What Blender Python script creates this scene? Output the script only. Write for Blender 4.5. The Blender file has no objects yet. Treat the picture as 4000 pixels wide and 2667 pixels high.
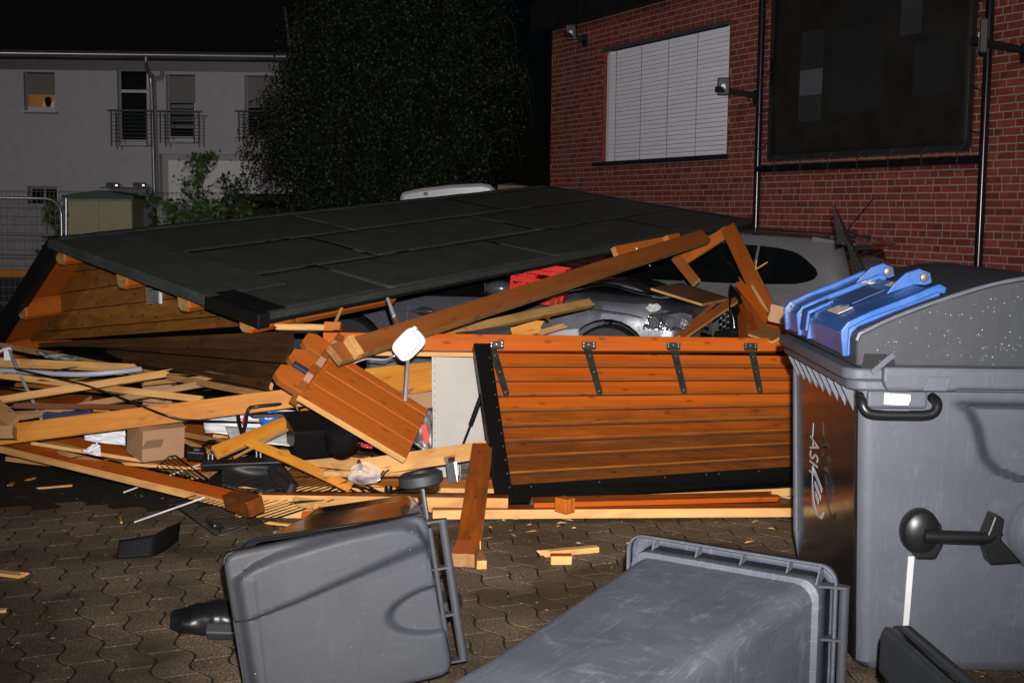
import bpy, bmesh, math, random
import numpy as np
from mathutils import Vector, Matrix, noise as mnoise
rng = random.Random(7)
scene = bpy.context.scene
col = scene.collection

# ---------------------------------------------------------------- camera
FPX, CAMH = 5100.0, 1.8                       # focal length in photo pixels (4000 wide), eye height in metres
PITCH, ROLL = math.atan(503 / FPX), 0.012
CF = Vector((0, math.cos(PITCH), -math.sin(PITCH)))
_U0 = Vector((0, math.sin(PITCH), math.cos(PITCH)))
CR = math.cos(ROLL) * Vector((1, 0, 0)) + math.sin(ROLL) * _U0
CU = -math.sin(ROLL) * Vector((1, 0, 0)) + math.cos(ROLL) * _U0
CO = Vector((0, 0, CAMH))
cam = bpy.data.cameras.new('camera')
cam.sensor_width = 36.0
cam.lens = 36.0 * FPX / 4000
cam.clip_start, cam.clip_end = 0.05, 500
camo = bpy.data.objects.new('camera', cam)
col.objects.link(camo)
camo.matrix_world = Matrix.Translation(CO) @ Matrix((CR, CU, -CF)).transposed().to_4x4()
scene.camera = camo

# ---------------------------------------------------------------- night sky, weak far lamp as sun, camera flash
SUN_EL, SUN_AZ = math.radians(24), math.radians(208)     # azimuth clockwise from +Y: from behind, left
world = bpy.data.worlds.new('World')
scene.world = world
world.use_nodes = True
nt = world.node_tree
sky = nt.nodes.new('ShaderNodeTexSky')
sky.sky_type = 'NISHITA'
sky.sun_disc = False
sky.sun_elevation, sky.sun_rotation = SUN_EL, SUN_AZ
nt.links.new(sky.outputs[0], nt.nodes['Background'].inputs[0])
nt.nodes['Background'].inputs[1].default_value = 0.00018
sun = bpy.data.lights.new('sun', 'SUN')
sun.energy, sun.angle, sun.color = 0.36, math.radians(0.6), (1.0, 0.93, 0.95)
suno = bpy.data.objects.new('sun', sun)
col.objects.link(suno)
sd = Vector((math.sin(SUN_AZ) * math.cos(SUN_EL), math.cos(SUN_AZ) * math.cos(SUN_EL), math.sin(SUN_EL)))
suno.rotation_euler = sd.to_track_quat('Z', 'Y').to_euler()
fl = bpy.data.lights.new('camera_flash', 'SPOT')
fl.energy, fl.shadow_soft_size = 5300, 0.025
fl.spot_size, fl.spot_blend = math.radians(66), 1.0
fl.color = (1.0, 0.97, 0.95)
flo = bpy.data.objects.new('camera_flash', fl)
col.objects.link(flo)
flo.location = CO + Vector((0.05, -0.02, 0.17))
flo.rotation_euler = (-(CF + Vector((0, 0, 0.055)))).to_track_quat('Z', 'Y').to_euler()
scene.view_settings.view_transform = 'Standard'
scene.view_settings.look = 'None'
scene.view_settings.exposure = 0.0
scene.view_settings.gamma = 1.0
scene.cycles.max_bounces = 8
scene.cycles.use_denoising = True

# ---------------------------------------------------------------- measuring helpers (photo pixel -> place)
def ray(x, y): return CF + CR * ((x - 2000) / FPX) - CU * ((y - 1333.5) / FPX)
def P(x, y, Y):
    d = ray(x, y); return CO + d * (Y / d.y)
def G(x, y, z=0.0):
    d = ray(x, y); return CO + d * ((z - CAMH) / d.z)
def PL(x, y, o, n):
    d = ray(x, y); return CO + d * ((o - CO).dot(n) / d.dot(n))

# ---------------------------------------------------------------- mesh building helpers
W = {}
I4 = Matrix.Identity(4)
def place(o, M, parent=None):
    col.objects.link(o)
    if parent is not None:
        o.parent = parent
        o.matrix_basis = W[parent].inverted() @ M
    else:
        o.matrix_basis = M
    W[o] = M.copy()
    return o
def tag(o, label=None, cat=None, group=None, kind=None):
    if label: o['label'] = label
    if cat: o['category'] = cat
    if group: o['group'] = group
    if kind: o['kind'] = kind
    return o
def thing(name, label, cat, loc=(0, 0, 0), M=None, group=None):
    o = bpy.data.objects.new(name, None)
    o.empty_display_size = 0.1
    place(o, M if M is not None else Matrix.Translation(Vector(loc)))
    return tag(o, label, cat, group)
def frame(o, x, z):
    """matrix with origin o, local X along x, local Z as near z as possible"""
    x = Vector(x).normalized(); z = Vector(z)
    z = (z - x * z.dot(x))
    if z.length < 1e-5: z = x.orthogonal()
    z.normalize(); y = z.cross(x)
    return Matrix.Translation(Vector(o)) @ Matrix((x, y, z)).transposed().to_4x4()
def basis(o, x, y, z):
    return Matrix.Translation(Vector(o)) @ Matrix((Vector(x), Vector(y), Vector(z))).transposed().to_4x4()

class MB:
    def __init__(s): s.v, s.f, s.m = [], [], []
    def add(s, vs, fs, m=0):
        b = len(s.v); s.v += [Vector(v) for v in vs]
        for i, f in enumerate(fs):
            s.f.append([b + k for k in f]); s.m.append(m[i] if isinstance(m, (list, tuple)) else m)
        return s
    def hexa(s, p, m=0):   # p: 4 bottom (ccw) + 4 top
        return s.add(p, [(3, 2, 1, 0), (4, 5, 6, 7), (0, 1, 5, 4), (1, 2, 6, 5), (2, 3, 7, 6), (3, 0, 4, 7)], m)
    def box(s, c, d, M=None, m=0):
        x, y, z = d[0] / 2, d[1] / 2, d[2] / 2
        p = [Vector(q) + Vector(c) for q in ((-x, -y, -z), (x, -y, -z), (x, y, -z), (-x, y, -z), (-x, -y, z), (x, -y, z), (x, y, z), (-x, y, z))]
        if M: p = [M @ q for q in p]
        return s.hexa(p, m)
    def bar(s, a, b, w, h, up=(0, 0, 1), m=0):
        a, b = Vector(a), Vector(b)
        return s.box((0, 0, 0), ((b - a).length, w, h), frame((a + b) / 2, b - a, up), m)
    def prism(s, poly, z0, z1, M=None, m=0, mside=None):
        n = len(poly)
        p = [Vector((q[0], q[1], z0)) for q in poly] + [Vector((q[0], q[1], z1)) for q in poly]
        if M: p = [M @ q for q in p]
        fs = [tuple(range(n - 1, -1, -1)), tuple(range(n, 2 * n))] + [(i, (i + 1) % n, n + (i + 1) % n, n + i) for i in range(n)]
        ms = [m, m] + [m if mside is None else mside] * n
        return s.add(p, fs, ms)
    def tube(s, pts, r, n=8, m=0, closed=False, caps=True):
        pts = [Vector(p) for p in pts]; k = len(pts); rr = r if isinstance(r, (list, tuple)) else [r] * k
        vs, up = [], None
        for i, p in enumerate(pts):
            if closed: t = pts[(i + 1) % k] - pts[i - 1]
            else: t = pts[min(i + 1, k - 1)] - pts[max(i - 1, 0)]
            if t.length < 1e-9: t = Vector((0, 0, 1))
            t.normalize()
            if up is None: up = t.orthogonal().normalized()
            up = (up - t * up.dot(t))
            up = t.orthogonal().normalized() if up.length < 1e-4 else up.normalized()
            b = t.cross(up)
            for j in range(n):
                a = 2 * math.pi * j / n
                vs.append(p + (up * math.cos(a) + b * math.sin(a)) * rr[i])
        fs = []
        for i in range(k if closed else k - 1):
            for j in range(n):
                a, b2 = i * n, ((i + 1) % k) * n
                fs.append((a + j, a + (j + 1) % n, b2 + (j + 1) % n, b2 + j))
        if caps and not closed:
            fs.append(tuple(range(n - 1, -1, -1))); fs.append(tuple((k - 1) * n + j for j in range(n)))
        return s.add(vs, fs, m)
    def lathe(s, prof, n=20, M=None, m=0):   # prof: (r, z) list, about local z
        vs = [Vector((r * math.cos(2 * math.pi * j / n), r * math.sin(2 * math.pi * j / n), z)) for r, z in prof for j in range(n)]
        if M: vs = [M @ v for v in vs]
        fs = [(i * n + j, i * n + (j + 1) % n, (i + 1) * n + (j + 1) % n, (i + 1) * n + j) for i in range(len(prof) - 1) for j in range(n)]
        fs.append(tuple(range(n - 1, -1, -1))); fs.append(tuple((len(prof) - 1) * n + j for j in range(n)))
        return s.add(vs, fs, m)
    def grid(s, fn, nu, nv, m=0, wrap=False):
        vs = [Vector(fn(i / nu, j / nv)) for i in range(nu + 1) for j in range(nv + 1)]
        fs = [(i * (nv + 1) + j, (i + 1) * (nv + 1) + j, (i + 1) * (nv + 1) + j + 1, i * (nv + 1) + j + 1) for i in range(nu) for j in range(nv)]
        return s.add(vs, fs, m)
    def build(s, name, mats, parent=None, M=None, smooth=None, world=False, bevel=0, solid=0, fix=True):
        if M is None: M = W[parent] if parent is not None else I4
        vs = s.v
        if world:
            Mi = M.inverted(); vs = [Mi @ v for v in vs]
        me = bpy.data.meshes.new(name)
        me.from_pydata([tuple(v) for v in vs], [], s.f)
        if not isinstance(mats, (list, tuple)): mats = [mats]
        for mm in mats: me.materials.append(mm)
        if len(mats) > 1: me.polygons.foreach_set('material_index', s.m)
        if fix:
            bm = bmesh.new(); bm.from_mesh(me)
            bmesh.ops.recalc_face_normals(bm, faces=bm.faces); bm.to_mesh(me); bm.free()
        if smooth is not None:
            me.polygons.foreach_set('use_smooth', [True] * len(me.polygons))
            me.set_sharp_from_angle(angle=math.radians(smooth))
        me.update()
        o = bpy.data.objects.new(name, me)
        place(o, M, parent)
        if solid:
            md = o.modifiers.new('s', 'SOLIDIFY'); md.thickness = solid; md.offset = 0
        if bevel:
            md = o.modifiers.new('b', 'BEVEL'); md.width = bevel; md.segments = 2; md.limit_method = 'ANGLE'; md.angle_limit = math.radians(40)
            md.harden_normals = False
        return o
def dup(o, M, parent=None):
    c = o.copy(); place(c, M, parent); return c
def arc(c, r, a0, a1, n, ax=0):   # 2-D arc points
    return [(c[0] + r * math.cos(a0 + (a1 - a0) * i / n), c[1] + r * math.sin(a0 + (a1 - a0) * i / n)) for i in range(n + 1)]
def clip(poly, a, b, c):          # keep a*x+b*y<=c
    out = []
    for i in range(len(poly)):
        p, q = poly[i], poly[(i + 1) % len(poly)]
        dp, dq = a * p[0] + b * p[1] - c, a * q[0] + b * q[1] - c
        if dp <= 0: out.append(p)
        if (dp < 0 < dq) or (dq < 0 < dp):
            t = dp / (dp - dq); out.append((p[0] + t * (q[0] - p[0]), p[1] + t * (q[1] - p[1])))
    return out
def smooth_path(pts, n=6):        # Catmull-Rom through points
    pts = [Vector(p) for p in pts]; out = []
    for i in range(len(pts) - 1):
        p0, p1, p2, p3 = pts[max(i - 1, 0)], pts[i], pts[i + 1], pts[min(i + 2, len(pts) - 1)]
        for k in range(n):
            t = k / n
            out.append(0.5 * ((2 * p1) + (p2 - p0) * t + (2 * p0 - 5 * p1 + 4 * p2 - p3) * t * t + (-p0 + 3 * p1 - 3 * p2 + p3) * t ** 3))
    return out + [pts[-1]]
def sstep(a, b, x):
    t = min(1, max(0, (x - a) / (b - a))); return t * t * (3 - 2 * t)

# ---------------------------------------------------------------- materials
class NT:
    def __init__(s, name):
        s.mat = bpy.data.materials.new(name); s.mat.use_nodes = True
        s.t = s.mat.node_tree; s.b = s.t.nodes['Principled BSDF']
        s.tc = s.t.nodes.new('ShaderNodeTexCoord'); s.oi = s.t.nodes.new('ShaderNodeObjectInfo')
    def n(s, typ, **kw):
        o = s.t.nodes.new(typ)
        for k, v in kw.items(): setattr(o, k, v)
        return o
    def l(s, a, b): s.t.links.new(a, b)
    def vec(s, scale=(1, 1, 1), rnd=True):
        m = s.n('ShaderNodeVectorMath', operation='MULTIPLY_ADD')
        s.l(s.tc.outputs['Object'], m.inputs[0]); m.inputs[1].default_value = scale
        if rnd:
            r = s.n('ShaderNodeVectorMath', operation='SCALE'); r.inputs[0].default_value = (31, 47, 19)
            s.l(s.oi.outputs['Random'], r.inputs['Scale']); s.l(r.outputs[0], m.inputs[2])
        return m.outputs[0]
    def noise(s, v, scale=1, detail=3, rough=.55, dist=0):
        o = s.n('ShaderNodeTexNoise'); o.inputs['Scale'].default_value = scale; o.inputs['Detail'].default_value = detail
        o.inputs['Roughness'].default_value = rough; o.inputs['Distortion'].default_value = dist
        s.l(v, o.inputs['Vector']); return o.outputs['Fac']
    def ramp(s, fac, stops, interp='LINEAR'):
        o = s.n('ShaderNodeValToRGB'); o.color_ramp.interpolation = interp
        el = o.color_ramp.elements
        while len(el) < len(stops): el.new(0.5)
        for e, (p, c) in zip(el, stops): e.position = p; e.color = (*c, 1) if len(c) == 3 else c
        s.l(fac, o.inputs[0]); return o.outputs[0]
    def mr(s, fac, a, b, c, d):
        o = s.n('ShaderNodeMapRange'); s.l(fac, o.inputs[0])
        for i, v in enumerate((a, b, c, d)): o.inputs[i + 1].default_value = v
        return o.outputs[0]
    def mix(s, fac, a, b, mode='MIX'):
        o = s.n('ShaderNodeMix', data_type='RGBA', blend_type=mode)
        if isinstance(fac, (int, float)): o.inputs[0].default_value = fac
        else: s.l(fac, o.inputs[0])
        for i, v in ((6, a), (7, b)):
            if isinstance(v, tuple): o.inputs[i].default_value = (*v, 1)
            else: s.l(v, o.inputs[i])
        return o.outputs[2]
    def math(s, op, a, b=0.0, clamp=False):
        o = s.n('ShaderNodeMath', operation=op); o.use_clamp = clamp
        for i, v in ((0, a), (1, b)):
            if isinstance(v, (int, float)): o.inputs[i].default_value = v
            else: s.l(v, o.inputs[i])
        return o.outputs[0]
    def bump(s, h, strength=.3, dist=.01, prev=None):
        o = s.n('ShaderNodeBump'); o.inputs['Strength'].default_value = strength; o.inputs['Distance'].default_value = dist
        s.l(h, o.inputs['Height'])
        if prev is not None: s.l(prev, o.inputs['Normal'])
        return o.outputs[0]
    def setv(s, **kw):
        for k, v in kw.items():
            i = s.b.inputs[k.replace('_', ' ')]
            if isinstance(v, (int, float)): i.default_value = v
            elif isinstance(v, tuple): i.default_value = (*v, 1) if len(v) == 3 else v
            else: s.l(v, i)
        return s.mat

def drops(s, scale=105, amount=.35, prev=None, strength=.5):
    """rain beads: sparse round bumps"""
    vo = s.n('ShaderNodeTexVoronoi'); vo.inputs['Scale'].default_value = scale; s.l(s.tc.outputs['Object'], vo.inputs['Vector'])
    r = s.mr(vo.outputs['Distance'], 0.0, .38, 1, 0)
    sep = s.n('ShaderNodeSeparateColor'); s.l(vo.outputs['Color'], sep.inputs[0])
    on = s.math('LESS_THAN', sep.outputs[0], amount)
    big = s.math('GREATER_THAN', s.noise(s.tc.outputs['Object'], 4.5, 2), .47)
    h = s.math('MULTIPLY', s.math('MULTIPLY', s.math('POWER', r, .5), on), big)
    return s.bump(h, strength, .006, prev), h
def mat(name, c, rough=.6, metal=0.0, var=.15, vs=6.0, bump=0.0, bs=60.0, spec=.5, coat=0.0, rvar=.0, wet=0, grime=None, scuff=0):
    s = NT(name)
    v = s.vec()
    n1 = s.noise(v, vs, 4)
    lo = tuple(x * (1 - var) for x in c); hi = tuple(min(1, x * (1 + var)) for x in c)
    cc = s.ramp(n1, [(.3, lo), (.7, hi)])
    if grime:
        g = s.noise(v, vs * .7, 5, .7, .6)
        cc = s.mix(s.mr(g, .5, .72, 0, grime[1]), cc, grime[0])
    if scuff:
        for k_, (sx_, sy_, sz_) in enumerate(((4, 90, 5), (70, 5, 6), (9, 9, 9))):
            g_ = s.n('ShaderNodeVectorMath', operation='MULTIPLY'); s.l(v, g_.inputs[0]); g_.inputs[1].default_value = (sx_, sy_, sz_)
            f_ = s.noise(g_.outputs[0], 1.0, 4, .7, .9)
            cc = s.mix(s.mr(f_, .57, .74, 0, scuff * (.8 if k_ < 2 else .5)), cc, tuple(min(1, x * 2.6 + .012) for x in c))
        g_ = s.noise(v, 1.7, 4, .6, .5); cc = s.mix(s.mr(g_, .5, .75, 0, scuff * .6), cc, tuple(x * .45 for x in c))
    rr = s.mr(s.noise(v, vs * 2.3, 3), .3, .7, max(.03, rough - rvar), min(1, rough + rvar))
    kw = dict(Base_Color=cc, Roughness=rr, Metallic=metal, Specular_IOR_Level=spec, Coat_Weight=coat)
    nb = None
    if bump: nb = s.bump(s.noise(v, bs, 3), bump, .01)
    if wet:
        nb, h = drops(s, prev=nb, amount=wet)
        kw['Roughness'] = s.mix(h, rr, (.05, .05, .05))
    if nb is not None: kw['Normal'] = nb
    return s.setv(**kw)
def wood(name, light, dark, rough=.4, knots=1.0, dirt=None, coat=0.0, grain=1.0, bump=.25, spec=.16):
    s = NT(name)
    v = s.vec((1, 1, 1))
    g = s.n('ShaderNodeVectorMath', operation='MULTIPLY'); s.l(v, g.inputs[0]); g.inputs[1].default_value = (1.4, 42, 42)
    n1 = s.noise(g.outputs[0], 1.0, 4, .6, .5)
    g2 = s.n('ShaderNodeVectorMath', operation='MULTIPLY'); s.l(v, g2.inputs[0]); g2.inputs[1].default_value = (1.1, 7, 7)
    n2 = s.noise(g2.outputs[0], 1.0, 3, .5, .8)
    f = s.math('ADD', s.math('MULTIPLY', n1, .55 * grain), s.math('MULTIPLY', n2, 1 - .55 * grain))
    f = s.math('ADD', f, s.math('MULTIPLY', s.math('SUBTRACT', s.oi.outputs['Random'], .5), .16))
    c = s.ramp(f, [(.28, dark), (.5, tuple((a + b) / 2 for a, b in zip(light, dark))), (.72, light)])
    if knots:
        k = s.n('ShaderNodeVectorMath', operation='MULTIPLY'); s.l(v, k.inputs[0]); k.inputs[1].default_value = (3.2, 8.5, 8.5)
        vo = s.n('ShaderNodeTexVoronoi'); vo.voronoi_dimensions = '2D'; vo.inputs['Scale'].default_value = 1.0; s.l(k.outputs[0], vo.inputs['Vector'])
        kd = s.mr(vo.outputs['Distance'], .03, .12, knots, 0)
        sep = s.n('ShaderNodeSeparateColor'); s.l(vo.outputs['Color'], sep.inputs[0])
        kd = s.math('MULTIPLY', kd, s.math('LESS_THAN', sep.outputs[1], .62))
        c = s.mix(kd, c, tuple(x * .28 for x in dark))
    rr = rough
    if dirt:
        g3 = s.n('ShaderNodeVectorMath', operation='MULTIPLY'); s.l(v, g3.inputs[0]); g3.inputs[1].default_value = (1.6, 6, 6)
        d = s.noise(g3.outputs[0], 1.0, 5, .65, 1.2)
        c = s.mix(s.mr(d, .5 - dirt[1] * .25, .75 - dirt[1] * .2, 0, .6), c, dirt[0])
    return s.setv(Base_Color=c, Roughness=rr, Coat_Weight=coat * .5, Coat_Roughness=.2, Specular_IOR_Level=spec, Normal=s.bump(n1, bump, .004))
def emis(name, c, e):
    s = NT(name); return s.setv(Base_Color=tuple(c), Emission_Color=tuple(c), Emission_Strength=e, Roughness=.8)

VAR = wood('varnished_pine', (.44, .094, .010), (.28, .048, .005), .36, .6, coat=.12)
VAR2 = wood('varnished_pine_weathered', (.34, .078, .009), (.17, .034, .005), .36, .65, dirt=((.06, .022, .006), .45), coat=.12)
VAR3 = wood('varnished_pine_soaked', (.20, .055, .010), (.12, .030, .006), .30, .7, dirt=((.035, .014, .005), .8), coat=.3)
OAK = wood('brown_stained_pine', (.25, .080, .020), (.15, .042, .010), .38, .35, coat=.15, grain=.8)
REDP = wood('reddish_stained_pine', (.42, .108, .016), (.30, .068, .009), .42, .5, coat=.06, grain=.7)
GOLD = wood('golden_pine', (.50, .215, .024), (.36, .12, .010), .5, .45, dirt=((.26, .08, .010), .2))
RAW = wood('raw_pine', (.62, .355, .135), (.44, .21, .06), .6, .5, dirt=((.26, .115, .035), .25))
RAWD = wood('raw_pine_damp', (.36, .19, .075), (.24, .115, .042), .5, .5, dirt=((.10, .055, .025), .3))
DARKW = wood('dark_wet_boards_groove_shade', (.075, .034, .011), (.03, .013, .005), .5, .6, dirt=((.012, .008, .005), .8))
GABLE = wood('grubby_gable_boards', (.33, .135, .026), (.19, .070, .013), .48, .9, dirt=((.09, .042, .013), .5))
BLKW = wood('black_painted_board', (.006, .0053, .005), (.003, .0027, .0026), .36, 0, bump=.15)
PLY = wood('plywood_face', (.19, .085, .028), (.12, .05, .016), .5, .2)
FELT = None
_s = NT('roofing_felt')
_v = _s.vec((1, 1, 1), False)
_n = _s.noise(_v, 120, 4, .75); _n2 = _s.noise(_v, 2.2, 5, .7)
_c = _s.ramp(_n, [(.30, (.010, .0105, .010)), (.55, (.044, .048, .044)), (.78, (.17, .18, .165))])
_n3 = _s.noise(_v, 26, 5, .8); _c = _s.mix(_s.mr(_n3, .40, .62, 0, .62), _c, (.085, .09, .083))
_c = _s.mix(_s.mr(_s.oi.outputs['Random'], 0, 1, 0, .40), _c, (.012, .0125, .012))
_c = _s.mix(_s.mr(_n2, .38, .66, 0, .6), _c, (.014, .015, .0135))
FELT = _s.setv(Base_Color=_c, Roughness=.8, Normal=_s.bump(_n, .6, .004), Specular_IOR_Level=.35)
FELTB = mat('wet_felt_edge', (.006, .006, .006), .45, bump=.3, bs=200)
BIN = mat('dark_grey_bin_plastic', (.026, .0275, .0325), .58, var=.10, vs=3, bump=.05, bs=500, rvar=.06, spec=.22, scuff=.18, grime=((.032, .030, .032), .5))
BIN2 = mat('worn_grey_bin_plastic', (.052, .057, .070), .5, spec=.3, scuff=.55, var=.14, vs=5, bump=.12, bs=90, rvar=.08, grime=((.040, .042, .049), .5))
BLUE = mat('blue_lid_plastic', (.020, .070, .235), .33, var=.08, vs=5, rvar=.08, grime=((.010, .02, .05), .6))
BLK = mat('black_plastic', (.006, .006, .0065), .36, var=.2, spec=.35)
BLKM = mat('matt_black_metal', (.008, .008, .0085), .55, var=.3, bump=.1)
RUB = mat('black_rubber', (.013, .013, .014), .6, var=.2, bump=.2, bs=120)
STEEL = mat('galvanised_steel', (.42, .43, .44), .35, 1.0, var=.15, vs=20)
CHROME = mat('chrome', (.8, .8, .82), .12, 1.0, var=.03)
WHITE = mat('white_plastic', (.60, .60, .62), .4, var=.03, spec=.25)
PAPER = mat('white_sheet', (.66, .66, .68), .9, var=.04, spec=.1)
CARD = mat('cardboard', (.30, .165, .085), .75, var=.08)
REDPL = mat('red_plastic', (.62, .018, .015), .35, var=.06)
BLUPL = mat('blue_tape_plastic', (.02, .13, .42), .35, var=.1)
GREYP = mat('grey_conduit_plastic', (.32, .32, .37), .4, var=.04)
# ================================================================ SETTING: ground, pavement, street
SOIL = mat('dark_wet_soil', (.013, .010, .007), .8, var=.6, vs=25, bump=.8, bs=40, spec=.2, grime=((.020, .022, .007), .8))
ASPH = mat('wet_asphalt', (.030, .029, .029), .55, var=.25, vs=3, bump=.5, bs=220)
gb = MB(); gb.grid(lambda u, v: (-120 + 240 * u, -20 + 180 * v, -.045), 24, 18)
tag(gb.build('ground', ASPH), kind='structure')
def paver_mat(i):
    s = NT('paver_concrete_%s' % 'abcd'[i]); v = s.vec((1, 1, 1))
    w = s.n('ShaderNodeNewGeometry').outputs['Position']
    n1 = s.noise(w, 95, 4, .8); n2 = s.noise(w, 1.3, 4, .6)
    k = (1.55, 1.85, 2.05, 1.7)[i]
    c = s.ramp(n1, [(.34, (.012 * k, .0085 * k, .0055 * k)), (.54, (.078 * k, .053 * k, .032 * k)), (.72, (.30 * k, .235 * k, .17 * k))])
    c = s.mix(s.mr(n2, .42, .62, 0, .75), c, (.022, .016, .010))
    m = s.noise(w, 2.6, 5, .7); c = s.mix(s.mr(m, .60, .72, 0, .45), c, (.030, .036, .010))
    return s.setv(Base_Color=c, Roughness=s.mr(n2, .35, .65, .75, .5), Normal=s.bump(n1, 1.0, .010), Specular_IOR_Level=.3)
PAV = [paver_mat(i) for i in range(4)]
pavement = MB().hexa([(-9, 2, -.044), (8, 2, -.044), (8, 22, -.044), (-9, 22, -.044), (-9, 2, -.0022), (8, 2, -.0022), (8, 22, -.0022), (-9, 22, -.0022)]).build('pavement', SOIL)
tag(pavement, kind='structure')
PA = Vector((.44, -.90, 0)).normalized(); PBv = Vector((.90, .44, 0)).normalized()
PLN, PWD, AMP, GAP = .30, .155, .026, .0062
def paver_outline(phase):
    N = 8; a = []
    e = lambda x: AMP * math.sin(2 * math.pi * x / PLN + phase)
    for i in range(N + 1):
        x = -PLN / 2 + GAP * .6 + (PLN - 1.2 * GAP) * i / N; a.append((x, -PWD / 2 + e(x) + GAP))
    for i in range(N, -1, -1):
        x = -PLN / 2 + GAP * .6 + (PLN - 1.2 * GAP) * i / N; a.append((x, PWD / 2 + e(x) - GAP))
    return a
def paver_geo(phase, tops=True):
    o = paver_outline(phase); n = len(o)
    v = [Vector((x, y, -.03)) for x, y in o] + [Vector((x, y, 0)) for x, y in o]
    f = [(i, (i + 1) % n, n + (i + 1) % n, n + i) for i in range(n)] + [tuple(range(n, 2 * n))]
    return v, f
PM = {}
for ph in (0, 1):
    for k in range(4):
        v, f = paver_geo(ph * math.pi); me = bpy.data.meshes.new('paver'); me.from_pydata([tuple(x) for x in v], [], f); me.materials.append(PAV[k]); PM[(ph, k)] = me
spots = []
for i in range(-45, 60):
    for j in range(-60, 60):
        p = PBv * (i * PWD) + PA * (j * PLN + (PLN / 2 if i % 2 else 0)) + Vector((0, 6.2, 0))
        if not (2.9 < p.y < 17 and abs(p.x) < .46 * p.y + .6): continue
        vx, vy = 2000 + FPX * p.x / p.y, 830 + FPX * 1.8 / p.y
        inview = -60 < vx < 4060 and 1750 < vy < 2700
        if vx < 1150 and vy < 1960 - (1150 - vx) * .06: inview = False       # soil bed in front of the hut's left end
        if vx > 3140 and vy > 2000: inview = False
        if 1100 < vx < 1750 and 2150 < vy: inview = False
        if vx > 1850 and vy > 2670 - (vx - 1800) * .62 and vx < 3300: inview = False
        soil = vx < 1000 and p.y > 7.75
        if soil: continue
        spots.append((not (inview and vy > 1990), p.y, i % 2, p))
spots.sort(key=lambda q: (q[0], q[1]))
far = MB()
def jitter():
    return Matrix.Translation((0, 0, rng.uniform(0, .0015))) @ Matrix.Rotation(rng.uniform(-.005, .005), 4, 'X') @ Matrix.Rotation(rng.uniform(-.005, .005), 4, 'Y')
gv = {ph: paver_geo(ph * math.pi) for ph in (0, 1)}
for n, (hid, y, ph, p) in enumerate(spots):
    M = basis(p, PA, PA.cross(Vector((0, 0, 1))) * -1, (0, 0, 1)) @ jitter()
    k = rng.randrange(4)
    if n < 300:
        o = bpy.data.objects.new('paver', PM[(ph, k)]); place(o, M, pavement)
    else:
        v, f = gv[ph]; far.add([M @ q for q in v], f, k)
tag(far.build('paver_field', PAV, pavement, fix=False), kind='stuff')
# moss and weeds growing in the joints
GRASS = mat('moss_green', (.075, .13, .018), .7, var=.4)
mb = MB()
for _ in range(420):
    x, y = rng.uniform(-3.2, 2.2), rng.uniform(4.9, 8.2)
    if rng.random() < .55: x = rng.uniform(-2.6, -.6)
    c = Vector((x, y, -.004)); n = rng.randint(2, 6); r = rng.uniform(.008, .04)
    for _k in range(n):
        a = rng.uniform(0, 6.28); q = c + Vector((math.cos(a), math.sin(a), 0)) * rng.uniform(0, r)
        d = Vector((math.cos(a), math.sin(a), rng.uniform(.3, 1.3))).normalized() * rng.uniform(.008, .022)
        s_ = d.cross(Vector((0, 0, 1))).normalized() * .0035
        mb.add([q - s_, q + s_, q + d], [(0, 1, 2)])
tag(mb.build('moss_tufts', GRASS, fix=False), 'short green moss and weed tufts in the paving joints', 'moss', kind='stuff')

# ================================================================ BRICK BUILDING (right)
WA = Vector((4.93, 14.2, 0)); WD = Vector((-.4143, .9101, 0)).normalized(); WN = Vector((-WD.y, WD.x, 0))   # WN faces the yard
if WN.dot(Vector((-1, -1, 0))) < 0: WN = -WN
def wp(s, z, out=0.0): return WA + WD * s + Vector((0, 0, z)) + WN * out
S0, S1, ZT = -2.2, 10.33, 5.0
WIN = (4.69, 8.40, 2.63, 4.45)
MORT = mat('grey_brown_mortar', (.27, .235, .19), .9, var=.15, bump=.5, bs=150)
BRK = [mat('red_brick_%s' % 'abcde'[i], c, .8, var=.22, vs=14, bump=.5, bs=180, spec=.15) for i, c in enumerate([(.205, .043, .031), (.175, .036, .027), (.23, .052, .036), (.19, .040, .030), (.145, .031, .025)])]
FASC = mat('dark_fascia_sheet', (.010, .010, .012), .5, var=.3, vs=2)
bld = thing('brick_building', 'red brick building with white slatted window blind at the right', 'building', wp(4, 0))
MW = basis(wp(0, 0), WD, Vector((0, 0, 1)), WD.cross(Vector((0, 0, 1))))   # local x along wall, y up, z = into/out
ZO = 1 if (MW.to_3x3() @ Vector((0, 0, 1))).dot(WN) > 0 else -1
def wbox(m, s0, s1, z0, z1, o0, o1, k=0):
    p = [wp(s0, z0, o0), wp(s1, z0, o0), wp(s1, z0, o1), wp(s0, z0, o1), wp(s0, z1, o0), wp(s1, z1, o0), wp(s1, z1, o1), wp(s0, z1, o1)]
    return m.hexa(p, k)
w = MB()
a0, a1, b0, b1 = WIN
wbox(w, S0, a0, 0, ZT, -.25, 0); wbox(w, a1, S1, 0, ZT, -.25, 0); wbox(w, a0, a1, 0, b0, -.25, 0); wbox(w, a0, a1, b1, ZT, -.25, 0)
wbox(w, S1 - .25, S1, 0, ZT, -6, -.25)
wall = w.build('wall', MORT, bld, MW, world=True)
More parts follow.
